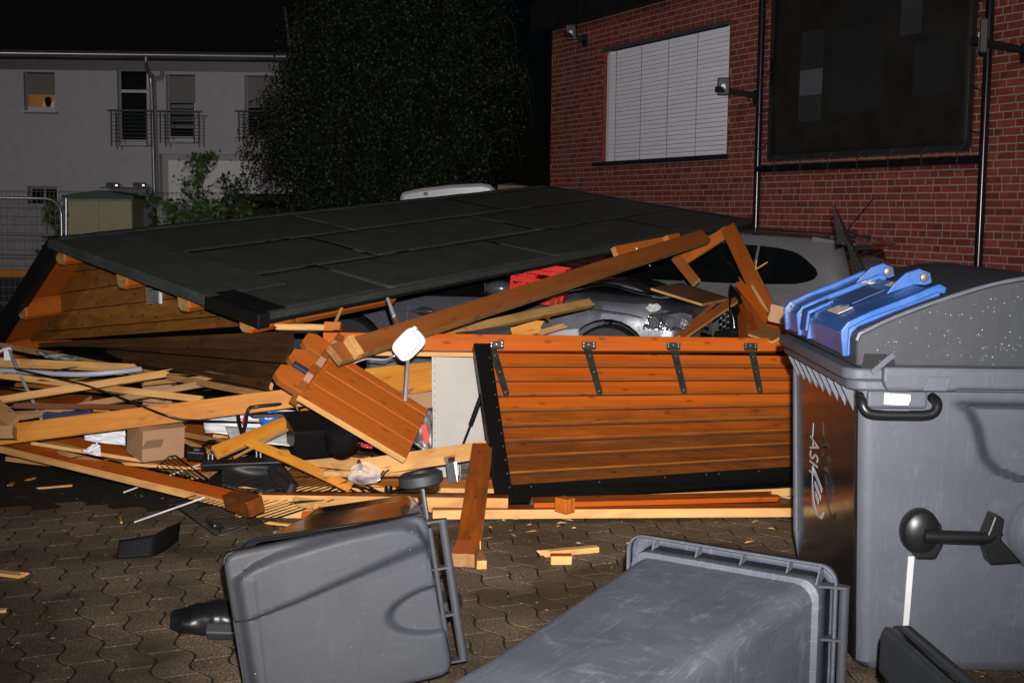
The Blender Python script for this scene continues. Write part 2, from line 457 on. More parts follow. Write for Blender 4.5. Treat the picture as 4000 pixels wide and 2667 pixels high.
# bricks, each proud of the mortar; the nearest 300 seen ones are parts of their own
BH, BP, OUT = .0700, .0833, .0032
bl = []
for r in range(7, 60):
    z0 = r * BP
    s = S0 + rng.uniform(-.2, 0)
    while s < S1 - .01:
        L = .24 if rng.random() < .72 else .115
        e = min(s + L, S1); st = max(s, S0)
        segs = [(st, e)]
        if z0 + BH > b0 and z0 < b1:
            segs = []
            if st < a0: segs.append((st, min(e, a0)))
            if e > a1: segs.append((max(st, a1), e))
        for q0, q1 in segs:
            if q1 - q0 > .03: bl.append((q0, q1, z0, abs(q1 - q0 - L) < 1e-6))
        s = e + .0135
def seen(q):
    s, e, z, full = q
    p = wp((s + e) / 2, z); px, py = 2000 + FPX * p.x / p.y, 840 - FPX * (z - 1.8) / p.y
    if not full or px > 4020 or py < -5: return False
    if -.25 < (s + e) / 2 < 3.75 and z > 2.5: return False
    lim = 1000 if px < 3560 else 1080
    return py < min(lim, 905 if px < 3500 else 1010)
bl.sort(key=lambda q: (not seen(q), q[0]))
bmesh_ = {}
field = MB()
for n, (s, e, z, full) in enumerate(bl):
    k = rng.choices(range(5), (4, 3, 2, 3, 2))[0]
    if n < 300:
        L = e - s; key = (round(L, 3), k)
        if key not in bmesh_:
            m_ = MB().box((0, 0, 0), (L, BH, OUT * 2)); me = bpy.data.meshes.new('brick')
            me.from_pydata([tuple(v) for v in m_.v], [], m_.f); me.materials.append(BRK[k]); bmesh_[key] = me
        o = bpy.data.objects.new('brick', bmesh_[key])
        place(o, basis(wp((s + e) / 2, z + BH / 2, rng.uniform(-.0012, .0012)), WD, Vector((0, 0, 1)), WD.cross(Vector((0, 0, 1)))), wall)
    else:
        wbox(field, s, e, z, z + BH, 0, OUT + rng.uniform(-.0012, .0012), k)
tag(field.build('brick_field', BRK, wall, MW, world=True), kind='stuff')
# soldier reveal of the window
for q0, q1 in ((a0 - .002, a0 + .02), (a1 - .02, a1 + .002)):
    m = MB(); wbox(m, q0, q1, b0, b1, -.2, .003, 0); m.build('reveal', BRK, bld, MW, world=True)
win = MB(); wbox(win, a0 + .02, a1 - .02, b0, b1, -.20, -.17); win = win.build('window', mat('window_dark_glass', (.01, .011, .013), .08), bld, MW, world=True)
m = MB()
for s in (a0 + .03, a1 - .15): wbox(m, s, s + .12, b0 + .02, b1, -.17, -.06)
wbox(m, a0 + .15, a1 - .15, b1 - .08, b1, -.17, -.11); wbox(m, a0 + .15, a1 - .15, b0 + .02, b0 + .08, -.17, -.11)
m.build('frame', WHITE, win, MW, world=True)
m = MB(); wbox(m, a0 - .03, a1 + .25, b0 - .05, b0 + .02, -.15, .05); m.build('sill', mat('dark_slate_sill', (.012, .012, .015), .4), bld, MW, world=True)
m = MB(); wbox(m, a0 - .02, a1 + .02, b1 - .01, b1 + .05, -.1, .012); m.build('lintel', mat('lintel_dark', (.05, .05, .055), .6), bld, MW, world=True)
BLIND = mat('white_blind_slats', (.90, .89, .94), .45, var=.05, vs=2)
blind = thing('window_blind', 'white closed slatted blind in the brick building window', 'blind', M=Matrix.Translation(wp((a0 + a1) / 2, b0)))
n = 27; pt = (b1 - b0 - .06) / n
for i in range(n):
    z = b0 + .03 + pt * (i + .5); m = MB()
    A = [(a0 + .02, z + pt * .36, -.012), (a1 - .2, z + pt * .36, -.012), (a0 + .02, z - pt * .5, -.026), (a1 - .2, z - pt * .5, -.026), (a0 + .02, z, -.012), (a1 - .2, z, -.012)]
    m.add([wp(*q) for q in A], [(0, 1, 5, 4), (4, 5, 3, 2)])
    m.build('slat', BLIND, blind, frame(wp(a0, z), WD, (0, 0, 1)), world=True, solid=.002)
for t in (.07, .3, .53, .76):
    s = a1 - .2 - t * (a1 - a0 - .2)
    MB().tube([wp(s, b0 + .02, .0), wp(s, b1 - .03, .0)], .004, 5).build('cord', mat('blind_cord', (.10, .09, .09), .8), blind, world=True)
m = MB(); wbox(m, S0, S1 + .25, ZT, ZT + 1.5, -.6, .22); wbox(m, S1 - .1, S1 + .25, ZT, ZT + 1.5, -6, -.6)
m.build('fascia', FASC, bld, MW, world=True)
for i in range(13):
    m = MB(); s = S0 + i * 1.0; wbox(m, s, s + .985, ZT + .02 , ZT + .48, .222, .235)
    m.build('fascia_panel', FASC, bld, MW, world=True)

# banner on a pipe frame
fr = thing('pipe_frame', 'black steel pipe frame standing against the brick wall around the banner', 'frame', wp(1.7, 0, .12))
BLKP = mat('black_gloss_pipe', (.008, .008, .010), .22, var=.2)
for s in (3.77, -.30):
    MB().tube([wp(s, -.02, .13), wp(s, 2.41, .13), wp(s, 4.85, .13)], .045, 12).build('post', BLKP, fr, world=True, smooth=50)
for z in (2.415, 4.86):
    MB().tube([wp(3.77, z, .13), wp(-.30, z, .13)], .045, 12).build('crossbar', BLKP, fr, world=True, smooth=50)
bn = thing('banner', 'dark printed banner sheet laced inside the black pipe frame', 'banner', wp(1.7, 2.55, .10))
s_ = NT('dark_banner_print')
sx = s_.n('ShaderNodeSeparateXYZ'); s_.l(s_.tc.outputs['Object'], sx.inputs[0])
def blob(cx, cy, rx, ry):
    dx = s_.math('DIVIDE', s_.math('SUBTRACT', sx.outputs[0], cx), rx); dy = s_.math('DIVIDE', s_.math('SUBTRACT', sx.outputs[1], cy), ry)
    d = s_.math('ADD', s_.math('POWER', s_.math('ABSOLUTE', dx), 30.0), s_.math('POWER', s_.math('ABSOLUTE', dy), 30.0))
    return s_.mr(d, .5, 1.3, 1, 0)
cc = s_.ramp(s_.noise(s_.vec((1, 1, 1), False), 1.6, 2), [(.3, (.006, .006, .0055)), (.7, (.014, .014, .010))])
for (cx, cy, rx, ry, g) in ((.98, .22, .22, .24, .018), (.98, -.18, .22, .16, .075), (.98, -.50, .22, .16, .026), (-.82, .68, .17, .20, .036), (-.82, .34, .17, .14, .030), (.1, -.1, .5, .5, .013), (-1.2, -.2, .3, .3, .015), (0, .7, .4, .25, .011)):
    cc = s_.mix(blob(cx, cy, rx, ry), cc, (g, g, g * 1.08))
BANM = s_.setv(Base_Color=cc, Roughness=.6)
m = MB()
def bw(u, v): return wp(3.55 - 3.62 * u, 2.55 + 2.2 * v, .10 + .015 * math.sin(9 * u + 3 * v) * math.sin(3.1 * v))
m.grid(bw, 24, 14); m.build('sheet', BANM, bn, basis(wp(1.74, 3.65, .1), WD, Vector((0, 0, 1)), WD.cross(Vector((0, 0, 1)))), world=True, solid=.004, smooth=60)
HEM = mat('banner_hem', (.018, .018, .02), .5)
m = MB()
for (u0, v0, u1, v1) in ((0, 0, 1, 0), (0, 0, 0, 1), (1, 0, 1, 1), (0, 1, 1, 1)):
    m.bar(wp(3.55 - 3.62 * u0, 2.55 + 2.2 * v0, .112), wp(3.55 - 3.62 * u1, 2.55 + 2.2 * v1, .112), .008, .07, WD if u0 == u1 else (0, 0, 1))
m.build('hem', HEM, bn, world=True)
ROPE = mat('black_cord', (.012, .012, .012), .8)
for i in range(7):
    s = 3.3 - i * .55; MB().tube([wp(s, 2.58, .12), wp(s + .03, 2.50, .18), wp(s + .02, 2.37, .185), wp(s - .03, 2.37, .10)], .008, 5).build('lacing', ROPE, bn, world=True)
for i in range(5):
    z = 2.7 + i * .45
    MB().tube([wp(3.52, z + .06, .12), wp(3.72, z - .03, .185), wp(3.82, z - .05, .13)], .008, 5).build('lacing', ROPE, bn, world=True)
    MB().tube([wp(-.04, z + .06, .12), wp(-.25, z - .01, .185), wp(-.35, z - .03, .13)], .008, 5).build('lacing', ROPE, bn, world=True)
# floodlights (off)
LENS = mat('floodlight_glass', (.10, .10, .11), .12); LED = mat('floodlight_reflector', (.75, .75, .75), .3)
def flood(s, z, arm, label, face, size=.17):
    t = thing('floodlight', label, 'floodlight', wp(s, z), group='floodlights on the brick wall')
    MB().bar(wp(s, z, .01), wp(s, z + .06, arm), .05, .07).build('arm', BLKM, t, world=True)
    m = MB(); wbox(m, s - .07, s + .07, z - .12, z + .08, .005, .04); m.build('wall_plate', BLKM, t, world=True)
    c = wp(s, z + .10, arm - .12) ; f = Vector(face).normalized()
    M = frame(c, f.cross(Vector((0, 0, 1))), f)
    h = MB().prism([(-size * .7, -size), (size * .7, -size), (size * .7, size), (-size * .7, size)], -.06, .02, M).build('housing', BLKM, t, M, world=True, bevel=.012)
    MB().box((0, 0, .024), (size * 1.15, size * 1.7, .006), M).build('lens', LENS, h, M, world=True)
    MB().box((0, 0, .029), (size * .45, size * .5, .004), M).build('reflector', LED, h, M, world=True)
flood(3.98, 3.40, .68, 'black floodlight on a wall arm beside the white window blind', (-.25, -.95, -.1), .115)
flood(9.03, 4.72, .40, 'small black floodlight high on the far left corner of the brick wall', (-.3, -.9, -.3), .13)
flood(-.72, 3.50, .75, 'black floodlight on a wall arm at the right edge beside the banner', (-.9, .3, 0))

# ================================================================ WHITE HOUSE (far left)
HY = 40.0
RENDER = mat('white_render', (.50, .48, .505), .9, var=.04, vs=3, bump=.25, bs=60)
def hp(px, py, y=HY): return P(px, py, y)
hs = thing('white_house', 'two storey white rendered house in the left background', 'house', (-14, HY, 0))
def rect(px0, py0, px1, py1, y=HY):
    a, b = hp(px0, py1, y), hp(px1, py0, y); return a.x, b.x, a.z, b.z
EAVE = hp(600, 232).z
xr = hp(1225, 500).x
opens = {'w1': rect(95, 283, 213, 432), 'w2': rect(462, 268, 577, 560), 'w3': rect(652, 292, 762, 548), 'w4': rect(957, 296, 1067, 545), 'w5': rect(112, 728, 226, 900), 'g': rect(628, 606, 1010, 1041)}
# wall as vertical strips split round the openings
xs = sorted({-26.0, xr} | {v for o in opens.values() for v in o[:2]})
m = MB()
for x0, x1 in zip(xs, xs[1:]):
    cuts = sorted([(o[2], o[3]) for o in opens.values() if o[0] < (x0 + x1) / 2 < o[1]]); z = 0
    for c0, c1 in cuts + [(EAVE, EAVE)]:
        if c0 > z + .01: m.hexa([(x0, HY, z), (x1, HY, z), (x1, HY + .35, z), (x0, HY + .35, z), (x0, HY, c0), (x1, HY, c0), (x1, HY + .35, c0), (x0, HY + .35, c0)])
        z = c1
m.box(((xr - .175), HY + 4.4, EAVE / 2), (.35, 8, EAVE))
m.build('wall', RENDER, hs, world=True)
g = opens['g']
MB().box(((g[0] + g[1]) / 2, HY + .445, g[3] / 2), (g[1] - g[0], .2, g[3])).build('recess_wall', mat('bright_white_render', (.86, .83, .83), .9, var=.03), hs, world=True)
TILE = mat('black_roof_tiles', (.008, .008, .009), .6)
m = MB(); m.hexa([(-26, HY - .55, EAVE + .05), (xr + .3, HY - .55, EAVE + .05), (xr + .3, HY + 4.5, EAVE + 3.4), (-26, HY + 4.5, EAVE + 3.4), (-26, HY - .55, EAVE + .17), (xr + .3, HY - .55, EAVE + .17), (xr + .3, HY + 4.5, EAVE + 3.52), (-26, HY + 4.5, EAVE + 3.52)])
rf = m.build('roof', TILE, hs, world=True)
MB().box(((-26 + xr) / 2, HY - .25, EAVE - .03), (26 + xr, .6, .05)).build('soffit', mat('soffit_dark', (.07, .065, .07), .7), rf, world=True)
ZINC = mat('zinc', (.38, .38, .40), .35, .8, var=.1)
MB().tube([(-26, HY - .62, EAVE + .04), (xr + .3, HY - .62, EAVE + .04)], .08, 10).build('gutter', ZINC, rf, world=True, smooth=60)
MB().tube(smooth_path([hp(570, 222, HY - .62), hp(572, 260, HY - .55), hp(590, 300, HY - .12), hp(592, 340, HY - .1), hp(604, 800, HY - .1), hp(606, 1040, HY - .1)], 4), .065, 10).build('downpipe', ZINC, hs, world=True, smooth=60)
GLS = mat('house_window_glass', (.012, .016, .016), .06, var=.3)
SHADE = mat('grey_roller_blind', (.20, .195, .18), .8, var=.06)
SHADE2 = mat('striped_inner_blind', (.17, .18, .18), .7)
def hwin(k, parts):
    x0, x1, z0, z1 = opens[k]
    wn = MB().box(((x0 + x1) / 2, HY + .20, (z0 + z1) / 2), (x1 - x0, .03, z1 - z0)).build('window', GLS, hs, world=True)
    f = MB(); t = .075
    for c, d in ((((x0 + t / 2), HY + .16, (z0 + z1) / 2), (t, .07, z1 - z0)), ((x1 - t / 2, HY + .16, (z0 + z1) / 2), (t, .07, z1 - z0)), (((x0 + x1) / 2, HY + .16, z0 + t * .8), (x1 - x0 - 2 * t, .07, t * 1.6)), (((x0 + x1) / 2, HY + .16, z1 - t / 2), (x1 - x0 - 2 * t, .07, t))): f.box(c, d)
    for zz in parts: f.box(((x0 + x1) / 2, HY + .16, z0 + (z1 - z0) * zz), (x1 - x0 - 2 * t, .07, .09))
    f.build('frame', WHITE, wn, world=True)
    MB().box(((x0 + x1) / 2, HY - .02, z0 - .03), (x1 - x0 + .08, .14, .05)).build('sill', WHITE, wn, world=True)
    return wn, x0, x1, z0, z1
def shade(w, x0, x1, za, zb, mt=SHADE, y=HY + .115):
    m = MB().box(((x0 + x1) / 2 + .03, y, (za + zb) / 2), (x1 - x0 - .08, .02, zb - za)); m.build('roller_blind', mt, w, world=True)
wn, x0, x1, z0, z1 = hwin('w2', (.70,))
wn, x0, x1, z0, z1 = hwin('w3', ()); shade(wn, x0, x1, z0 + (z1 - z0) * .57, z1)
for i, t in enumerate((.52, .44, .33, .22)):
    zz = z0 + (z1 - z0) * t; MB().box(((x0 + x1) / 2, HY + .172, zz), (x1 - x0 - .2, .008, .12)).build('blind_band', SHADE2, wn, world=True)
wn, x0, x1, z0, z1 = hwin('w4', ()); shade(wn, x0, x1, z0 + (z1 - z0) * .5, z1)
wn, x0, x1, z0, z1 = hwin('w5', ())
# lit window with its room
x0, x1, z0, z1 = opens['w1']
wn = thing
m = MB(); t = .075
for c, d in (((x0 + t / 2, HY + .16, (z0 + z1) / 2), (t, .07, z1 - z0)), ((x1 - t / 2, HY + .16, (z0 + z1) / 2), (t, .07, z1 - z0)), (((x0 + x1) / 2, HY + .16, z0 + t * .8), (x1 - x0 - 2 * t, .07, t * 1.6)), (((x0 + x1) / 2, HY + .16, z1 - t / 2), (x1 - x0 - 2 * t, .07, t))): m.box(c, d)
wn = m.build('window', WHITE, hs, world=True)
wn['label'] = 'lit window with half lowered blind'
MB().box(((x0 + x1) / 2, HY - .02, z0 - .03), (x1 - x0 + .08, .14, .05)).build('sill', WHITE, wn, world=True)
shade(wn, x0, x1, z0 + (z1 - z0) * .43, z1)
m = MB(); rx0, rx1, rz0, rz1 = x0 - .6, x1 + .6, z0 - .6, z1 + .5
m.add([(rx0, HY + .37, rz0), (rx1, HY + .37, rz0), (rx1, HY + 2.6, rz0), (rx0, HY + 2.6, rz0), (rx0, HY + .37, rz1), (rx1, HY + .37, rz1), (rx1, HY + 2.6, rz1), (rx0, HY + 2.6, rz1)], [(0, 1, 2, 3), (4, 5, 6, 7), (3, 2, 6, 7), (0, 3, 7, 4), (1, 2, 6, 5)])
m.build('room', emis('lamp_lit_room_walls', (.50, .29, .11), .10), wn, world=True)
MB().box(((x0 + x1) / 2 - .35, HY + 2.4, z0 + .2), (.7, .3, .5)).build('cupboard', emis('lamp_lit_cupboard', (.75, .52, .25), .16), wn, world=True)
# person seen in the lit window
pc = Vector(((x0 + x1) / 2 - .04, HY + .85, z0))
pr = [(.001, -.55), (.20, -.5), (.24, -.2), (.25, -.02), (.22, .07), (.10, .13), (.065, .17), (.062, .21), (.09, .25), (.105, .33), (.10, .41), (.07, .47), (.001, .49)]
m = MB().lathe(pr, 14, Matrix.Translation(pc) @ Matrix.Diagonal((1, .7, 1, 1)))
tag(m.build('person', mat('dark_clothing', (.012, .011, .011), .8), world=False, smooth=70), 'person in dark top seated behind the lit window of the white house', 'person')
# french balcony rails
RAILM = mat('rail_steel', (.16, .155, .16), .4, .6)
for k, lab in (('w2', 'steel french balcony rail beside the drainpipe on the white house'), ('w3', 'steel french balcony rail right of the drainpipe below a grey blind'), ('w4', 'steel french balcony rail half hidden by the birch leaves')):
    x0, x1, z0, z1 = opens[k]; x0 -= .14; x1 += .14; zt = z0 + (z1 - z0) * .43
    t = thing('balcony_rail', lab, 'railing', ((x0 + x1) / 2, HY - .2, z0), group='balcony rails on the white house')
    MB().tube([(x0 - .1, HY - .22, zt), (x1 + .1, HY - .22, zt)], .032, 8).build('handrail', RAILM, t, world=True)
    for x in (x0, x0 + .14, x1 - .14, x1): MB().tube([(x, HY - .2, z0 - .1), (x, HY - .2, zt)], .026, 6).build('upright', RAILM, t, world=True)
    for i in range(8):
        z = z0 + .05 + (zt - z0 - .1) * i / 7.5; MB().tube([(x0 - .05, HY - .2, z), (x1 + .05, HY - .2, z)], .011, 5).build('bar', RAILM, t, world=True)
# small canopy with two lamps under it
cn = thing('door_canopy', 'small glass door canopy low on the white house wall', 'canopy', hp(505, 745))
a, b = hp(420, 735), hp(600, 735)
MB().box(((a.x + b.x) / 2, HY - .35, a.z), (b.x - a.x, .7, .035)).build('slab', mat('canopy_glass', (.10, .105, .12), .2), cn, world=True)
for px in (448, 552):
    q = hp(px, 728); MB().box((q.x, HY - .2, q.z + .04), (.32, .3, .13)).build('bracket', mat('canopy_bracket', (.06, .06, .055), .5), cn, world=True)
    MB().lathe([(.001, 0), (.032, .0), (.038, .02), (.028, .045), (.001, .05)], 10, Matrix.Translation(Vector((q.x + .17, HY - .38, q.z)))).build('glass_cap', emis('canopy_lamp', (1, .93, .8), 1.3), cn, world=True)

# ================================================================ fences, metal shed, far vehicles
WIRE = mat('galvanised_wire', (.25, .25, .24), .4, .7); TUBE = mat('galvanised_tube', (.48, .48, .50), .3, .85)
ft = thing('construction_fence', 'galvanised mobile wire fence panel with rounded tube frame at far left', 'fence', P(100, 1060, 22))
a = P(-420, 772, 22); b = P(238, 772, 22); zt = b.z - .02
pth = [Vector((b.x, 22, -.02)), Vector((b.x, 22, zt - .25))] + [Vector((b.x - .25 + .25 * math.cos(t), 22, zt - .25 + .25 * math.sin(t))) for t in (.4, .8, 1.2, 1.57)] + [Vector((a.x, 22, zt))]
MB().tube(pth, .024, 8).build('frame_tube', TUBE, ft, world=True, smooth=60)
for z in (.18, zt - .62, zt - .95): MB().tube([(a.x, 22, z), (b.x, 22, z)], .012 if z > .5 else .02, 6).build('cross_tube', TUBE, ft, world=True)
m = MB()
for i in range(28): x = a.x + (b.x - a.x) * i / 28; m.tube([(x, 22.01, .1), (x, 22.01, zt)], .003, 4)
for i in range(12): z = .15 + (zt - .15) * i / 12; m.tube([(a.x, 22.02, z), (b.x, 22.02, z)], .003, 4)
m.build('wire_mesh', WIRE, ft, world=True)
ps = MB().tube([P(258, 1050, 22.3), P(258, 775, 22.3)], .03, 8).build('fence_post', TUBE, None, I4, smooth=60)
tag(ps, 'thin galvanised fence post next to the mobile wire fence', 'post')
dr = thing('wire_fence', 'long double rod wire fence in front of the white house', 'fence', (-8, 33, 0))
x0, x1 = P(-200, 745, 33).x, P(1600, 745, 33).x; zt = P(300, 742, 33).z
m = MB()
k = 0; x = x0
while x < x1: m.tube([(x, 33, 0), (x, 33, zt)], .005, 4, caps=False); x += .11
m.build('rods', WIRE, dr, world=True)
for i in range(11):
    z = .1 + (zt - .15) * i / 10; MB().tube([(x0, 33.01, z), (x1, 33.01, z)], .008, 5).build('rail', WIRE, dr, world=True)
x = x0
while x < x1: MB().box((x, 33.06, zt / 2), (.06, .06, zt)).build('post', WIRE, dr, world=True); x += 2.4
# low pale garden wall behind the fence
LW = mat('pale_garden_wall', (.33, .33, .33), .85, var=.15, bump=.3)
gw = MB().box((P(560, 800, 36).x, 36, P(560, 800, 36).z / 2), (16, .2, P(560, 800, 36).z)).build('garden_wall', LW)
tag(gw, 'low pale garden wall behind the wire fence', 'wall')
# beige metal shed
BEI = mat('beige_sheet_metal', (.30, .265, .155), .5, var=.08); GRN = mat('green_sheet_metal', (.012, .06, .04), .45)
a, b = P(256, 775, 25), P(515, 775, 25); c = (a + b) / 2; hgt = a.z
sh = thing('metal_shed', 'beige sheet metal tool shed with green roof behind the wire fence', 'shed', (c.x, 25.6, 0))
MB().box((c.x, 25.6, hgt / 2), (b.x - a.x, 1.2, hgt)).build('body', BEI, sh, world=True)
for x in (a.x + (b.x - a.x) * .27, a.x + (b.x - a.x) * .76): MB().box((x, 24.995, hgt / 2), ((b.x - a.x) * .455, .02, hgt - .1)).build('door', BEI, sh, world=True, bevel=.006)
w2 = (b.x - a.x) / 2 + .05
MB().prism([(-w2, 0), (w2, 0), (w2, .06), (0, .16), (-w2, .06)], -.68, .68, basis((c.x, 25.6, hgt), (1, 0, 0), (0, 0, 1), (0, -1, 0))).build('roof', GRN, sh, world=True)
gl = MB().box((P(562, 850, 26).x, 26, .9), (.42, .4, 1.8)).build('grey_locker', mat('grey_locker_paint', (.10, .10, .12), .5), bevel=.01)
tag(gl, 'narrow dark grey locker right of the beige metal shed', 'locker')
yb = MB().box((P(-80, 1068, 19).x, 19, P(50, 1068, 19).z), (1.7, .12, .10)).build('yellow_beam', GOLD)
tag(yb, 'yellowish wooden rail at the far left edge beyond the roof', 'rail')
MB_ = MB().box((P(-80, 1068, 19).x - .3, 19.0, P(50, 1068, 19).z / 2 - .03), (.1, .1, P(50, 1068, 19).z - .06)); MB_.build('post', GOLD, yb, I4 if False else W[yb], world=True)

# ================================================================ trees
BARK = mat('birch_bark', (.055, .052, .044), .8, var=.6, vs=9, bump=.4, bs=30)
LEAF = mat('birch_leaf', (.0085, .0150, .0038), .55, var=.5, vs=1.5)
LEAF2 = mat('sapling_leaf', (.034, .066, .015), .5, var=.4, vs=2)
def leafmesh(name, pts, size, mt, parent, seed=1, jit=.35):
    r = np.random.default_rng(seed); pts = np.asarray(pts); n = len(pts)
    d = r.normal(size=(n, 3)); d[:, 2] -= .5; d /= np.linalg.norm(d, axis=1)[:, None]
    e = np.cross(d, r.normal(size=(n, 3))); e /= np.linalg.norm(e, axis=1)[:, None]
    s = (size * (1 + jit * r.normal(size=n)).clip(.4, 1.8))[:, None]
    v = np.stack([pts, pts + d * s * .45 + e * s * .36, pts + d * s, pts + d * s * .45 - e * s * .36], 1).reshape(-1, 3)
    me = bpy.data.meshes.new(name); me.from_pydata(v.tolist(), [], np.arange(4 * n).reshape(-1, 4).tolist()); me.materials.append(mt)
    Mi = np.array(W[parent].inverted()); co = v @ Mi[:3, :3].T + Mi[:3, 3]
    me.vertices.foreach_set('co', co.astype(np.float32).ravel())
    o = bpy.data.objects.new(name, me); place(o, W[parent], parent); return o
TB = Vector((-3.05, 28.5, 0))
tr = thing('birch_tree', 'large dark birch tree with drooping leaves against the night sky', 'tree', TB)
r = np.random.default_rng(5)
tk = MB()
tops = []
for i, (dx, dy, top) in enumerate(((0, 0, 9.6), (.9, .3, 8.8), (-1.0, -.2, 7.8), (1.8, .1, 7.4), (-1.9, .5, 6.2))):
    pts = [TB + Vector((dx * .25, dy * .25, -.05)), TB + Vector((dx * .6, dy * .6, top * .35)), TB + Vector((dx * .9, dy, top * .7)), TB + Vector((dx * 1.05, dy * 1.1, top))]
    pp = smooth_path(pts, 5); tk.tube(pp, [.13 * (1 - .9 * k / (len(pp) - 1)) + .01 for k in range(len(pp))], 8); tops.append(pp)
tk.build('trunk', BARK, tr, world=True, smooth=60)
br = MB(); lp = []
for _ in range(640):
    pp = tops[r.choice(len(tops), p=[.3, .2, .2, .16, .14])]; f0 = r.uniform(.12, .97); b0_ = pp[int(f0 * (len(pp) - 1))]
    an = r.uniform(0, 2 * math.pi); L = (.45 + 1.95 * math.sin(math.pi * min(1, .25 + f0 * .75))) * r.uniform(.45, 1.1)
    end = b0_ + Vector((math.cos(an) * L, math.sin(an) * L * .8, L * r.uniform(.15, .8)))
    if not (-.200 + .035 * sstep(3.8, 5.5, end.z) + .02 * sstep(5.5, 8, end.z) < end.x / end.y < .010 - .02 * sstep(4, 7, end.z)): continue
    end2 = end + Vector((math.cos(an) * .25, math.sin(an) * .25, -r.uniform(.3, 1.4)))
    pth = smooth_path([b0_, (b0_ + end) / 2 + Vector((0, 0, .15)), end, end2], 5)
    br.tube(pth, [.022 * (1 - .9 * k / (len(pth) - 1)) + .002 for k in range(len(pth))], 4)
    for q in pth[3:]:
        for _k in range(15): lp.append(tuple(np.array(q) + r.normal(size=3) * (.15, .15, .22)))
    for _k in range(4):
        s0 = np.array(pth[r.integers(4, len(pth))]); ln = r.uniform(.3, 1.1)
        for t in np.linspace(0, ln, 14): lp.append(tuple(s0 + (r.normal() * .05 + t * .08, r.normal() * .05, -t)))
br.build('branches', mat('dark_birch_twig', (.022, .018, .012), .8), tr, world=True, smooth=60)
lp = np.array(lp); lp = lp[lp[:, 2] > .9]; r4 = np.random.default_rng(9)
lx = lp[:, 0] / lp[:, 1]; lft = np.interp(lp[:, 2], [1, 2.6, 3.6, 4.6, 5.6, 9], [-.190, -.205, -.208, -.190, -.172, -.130]); rgt = np.interp(lp[:, 2], [1, 2.5, 4, 6, 9], [-.012, .003, .010, .004, -.02])
nz = np.array([.022 * mnoise.noise(Vector((q[2] * 1.9, q[1] * .8, 3))) for q in lp])
lp = lp[(lx > lft - .006 + nz + .045 * r4.random(len(lp)) ** 2) & (lx < rgt + nz * .8 - .035 * r4.random(len(lp)) ** 2)]
lp = np.concatenate([lp, lp + r4.normal(size=lp.shape) * .12])
cr = leafmesh('crown', lp, .058, LEAF, tr, 3)
def sapling(px, Y, pyt, n, label, seed, w=.5):
    b = P(px, 900, Y); b.z = 0; top = P(px, pyt, Y).z
    t = thing('sapling', label, 'sapling', b, group='saplings by the wire fence')
    rr = np.random.default_rng(seed); m = MB(); pts = []
    m.tube(smooth_path([b, b + Vector((.05, 0, top * .5)), b + Vector((.02, 0, top))], 6), [.018 - .0012 * k for k in range(13)], 6)
    for _ in range(n):
        f = rr.uniform(.12, .97); s0 = b + Vector((.04, 0, top * f)); an = rr.uniform(0, 6.28); L = w * (1.15 - f) * rr.uniform(.5, 1.2) + .08
        e = s0 + Vector((math.cos(an) * L, math.sin(an) * L, L * .55)); m.tube([s0, e], [.006, .002], 4)
        for k in range(13): q = s0.lerp(e, rr.uniform(.2, 1.05)); pts.append(tuple(np.array(q) + rr.normal(size=3) * .035))
    m.build('stem', BARK, t, world=True); leafmesh('foliage', pts, .085, LEAF2, t, seed)
sapling(785, 21, 600, 85, 'tall leafy green sapling in front of the pale recess of the house', 11, .85)
sapling(915, 22, 668, 50, 'shorter leafy sapling just right of the tall one', 12, .6)
sapling(690, 20.5, 800, 45, 'low leafy bush left of the tall sapling', 13, .75)
sapling(205, 23, 760, 30, 'thin climbing weed on the wire fence left of the beige shed', 14, .3)
sapling(590, 24, 755, 24, 'thin climbing weed right of the beige shed', 15, .25)
# ================================================================ COLLAPSED HUT: roof with gable
R0 = Vector((-4.088, 11.743, 1.512)); RL = Vector((4.529, 6.704, .652)); RS = Vector((2.378, -2.743, -.425))
RNrm = RL.cross(RS).normalized()
if RNrm.z < 0: RNrm = -RNrm
RS2 = Vector((-1.31, 1.51, -1.24)) * 1.05
N2 = RL.cross(RS2).normalized()
if N2.z < 0: N2 = -N2
def rp(u, v, h=0.0): return R0 + RL * u + RS * v + RNrm * h
def rp2(u, v, h=0.0): return R0 + RL * u + RS2 * v + N2 * h
roof = thing('collapsed_roof', 'collapsed gable roof of a wooden hut covered in dark roofing felt', 'roof', rp(.2, 1))
def slab(m, fn, u0, u1, v0, v1, h0, h1, k=0):
    return m.hexa([fn(u0, v0, h0), fn(u1, v0, h0), fn(u1, v1, h0), fn(u0, v1, h0), fn(u0, v0, h1), fn(u1, v0, h1), fn(u1, v1, h1), fn(u0, v1, h1)], k)
# underside boards, one by one
nb = 30
for i in range(nb):
    u0 = i / nb; m = MB(); slab(m, rp, u0, u0 + 1 / nb * .985, .0, 1.0, -.045, -.022)
    m.build('deck_board', REDP, roof, frame(rp(u0, 0), RS, RNrm), world=True)
m = MB(); slab(m, rp2, 0, 1, 0, 1, -.045, -.022); m.build('deck_far_slope', REDP, roof, frame(rp2(0, 0), RL, N2), world=True)
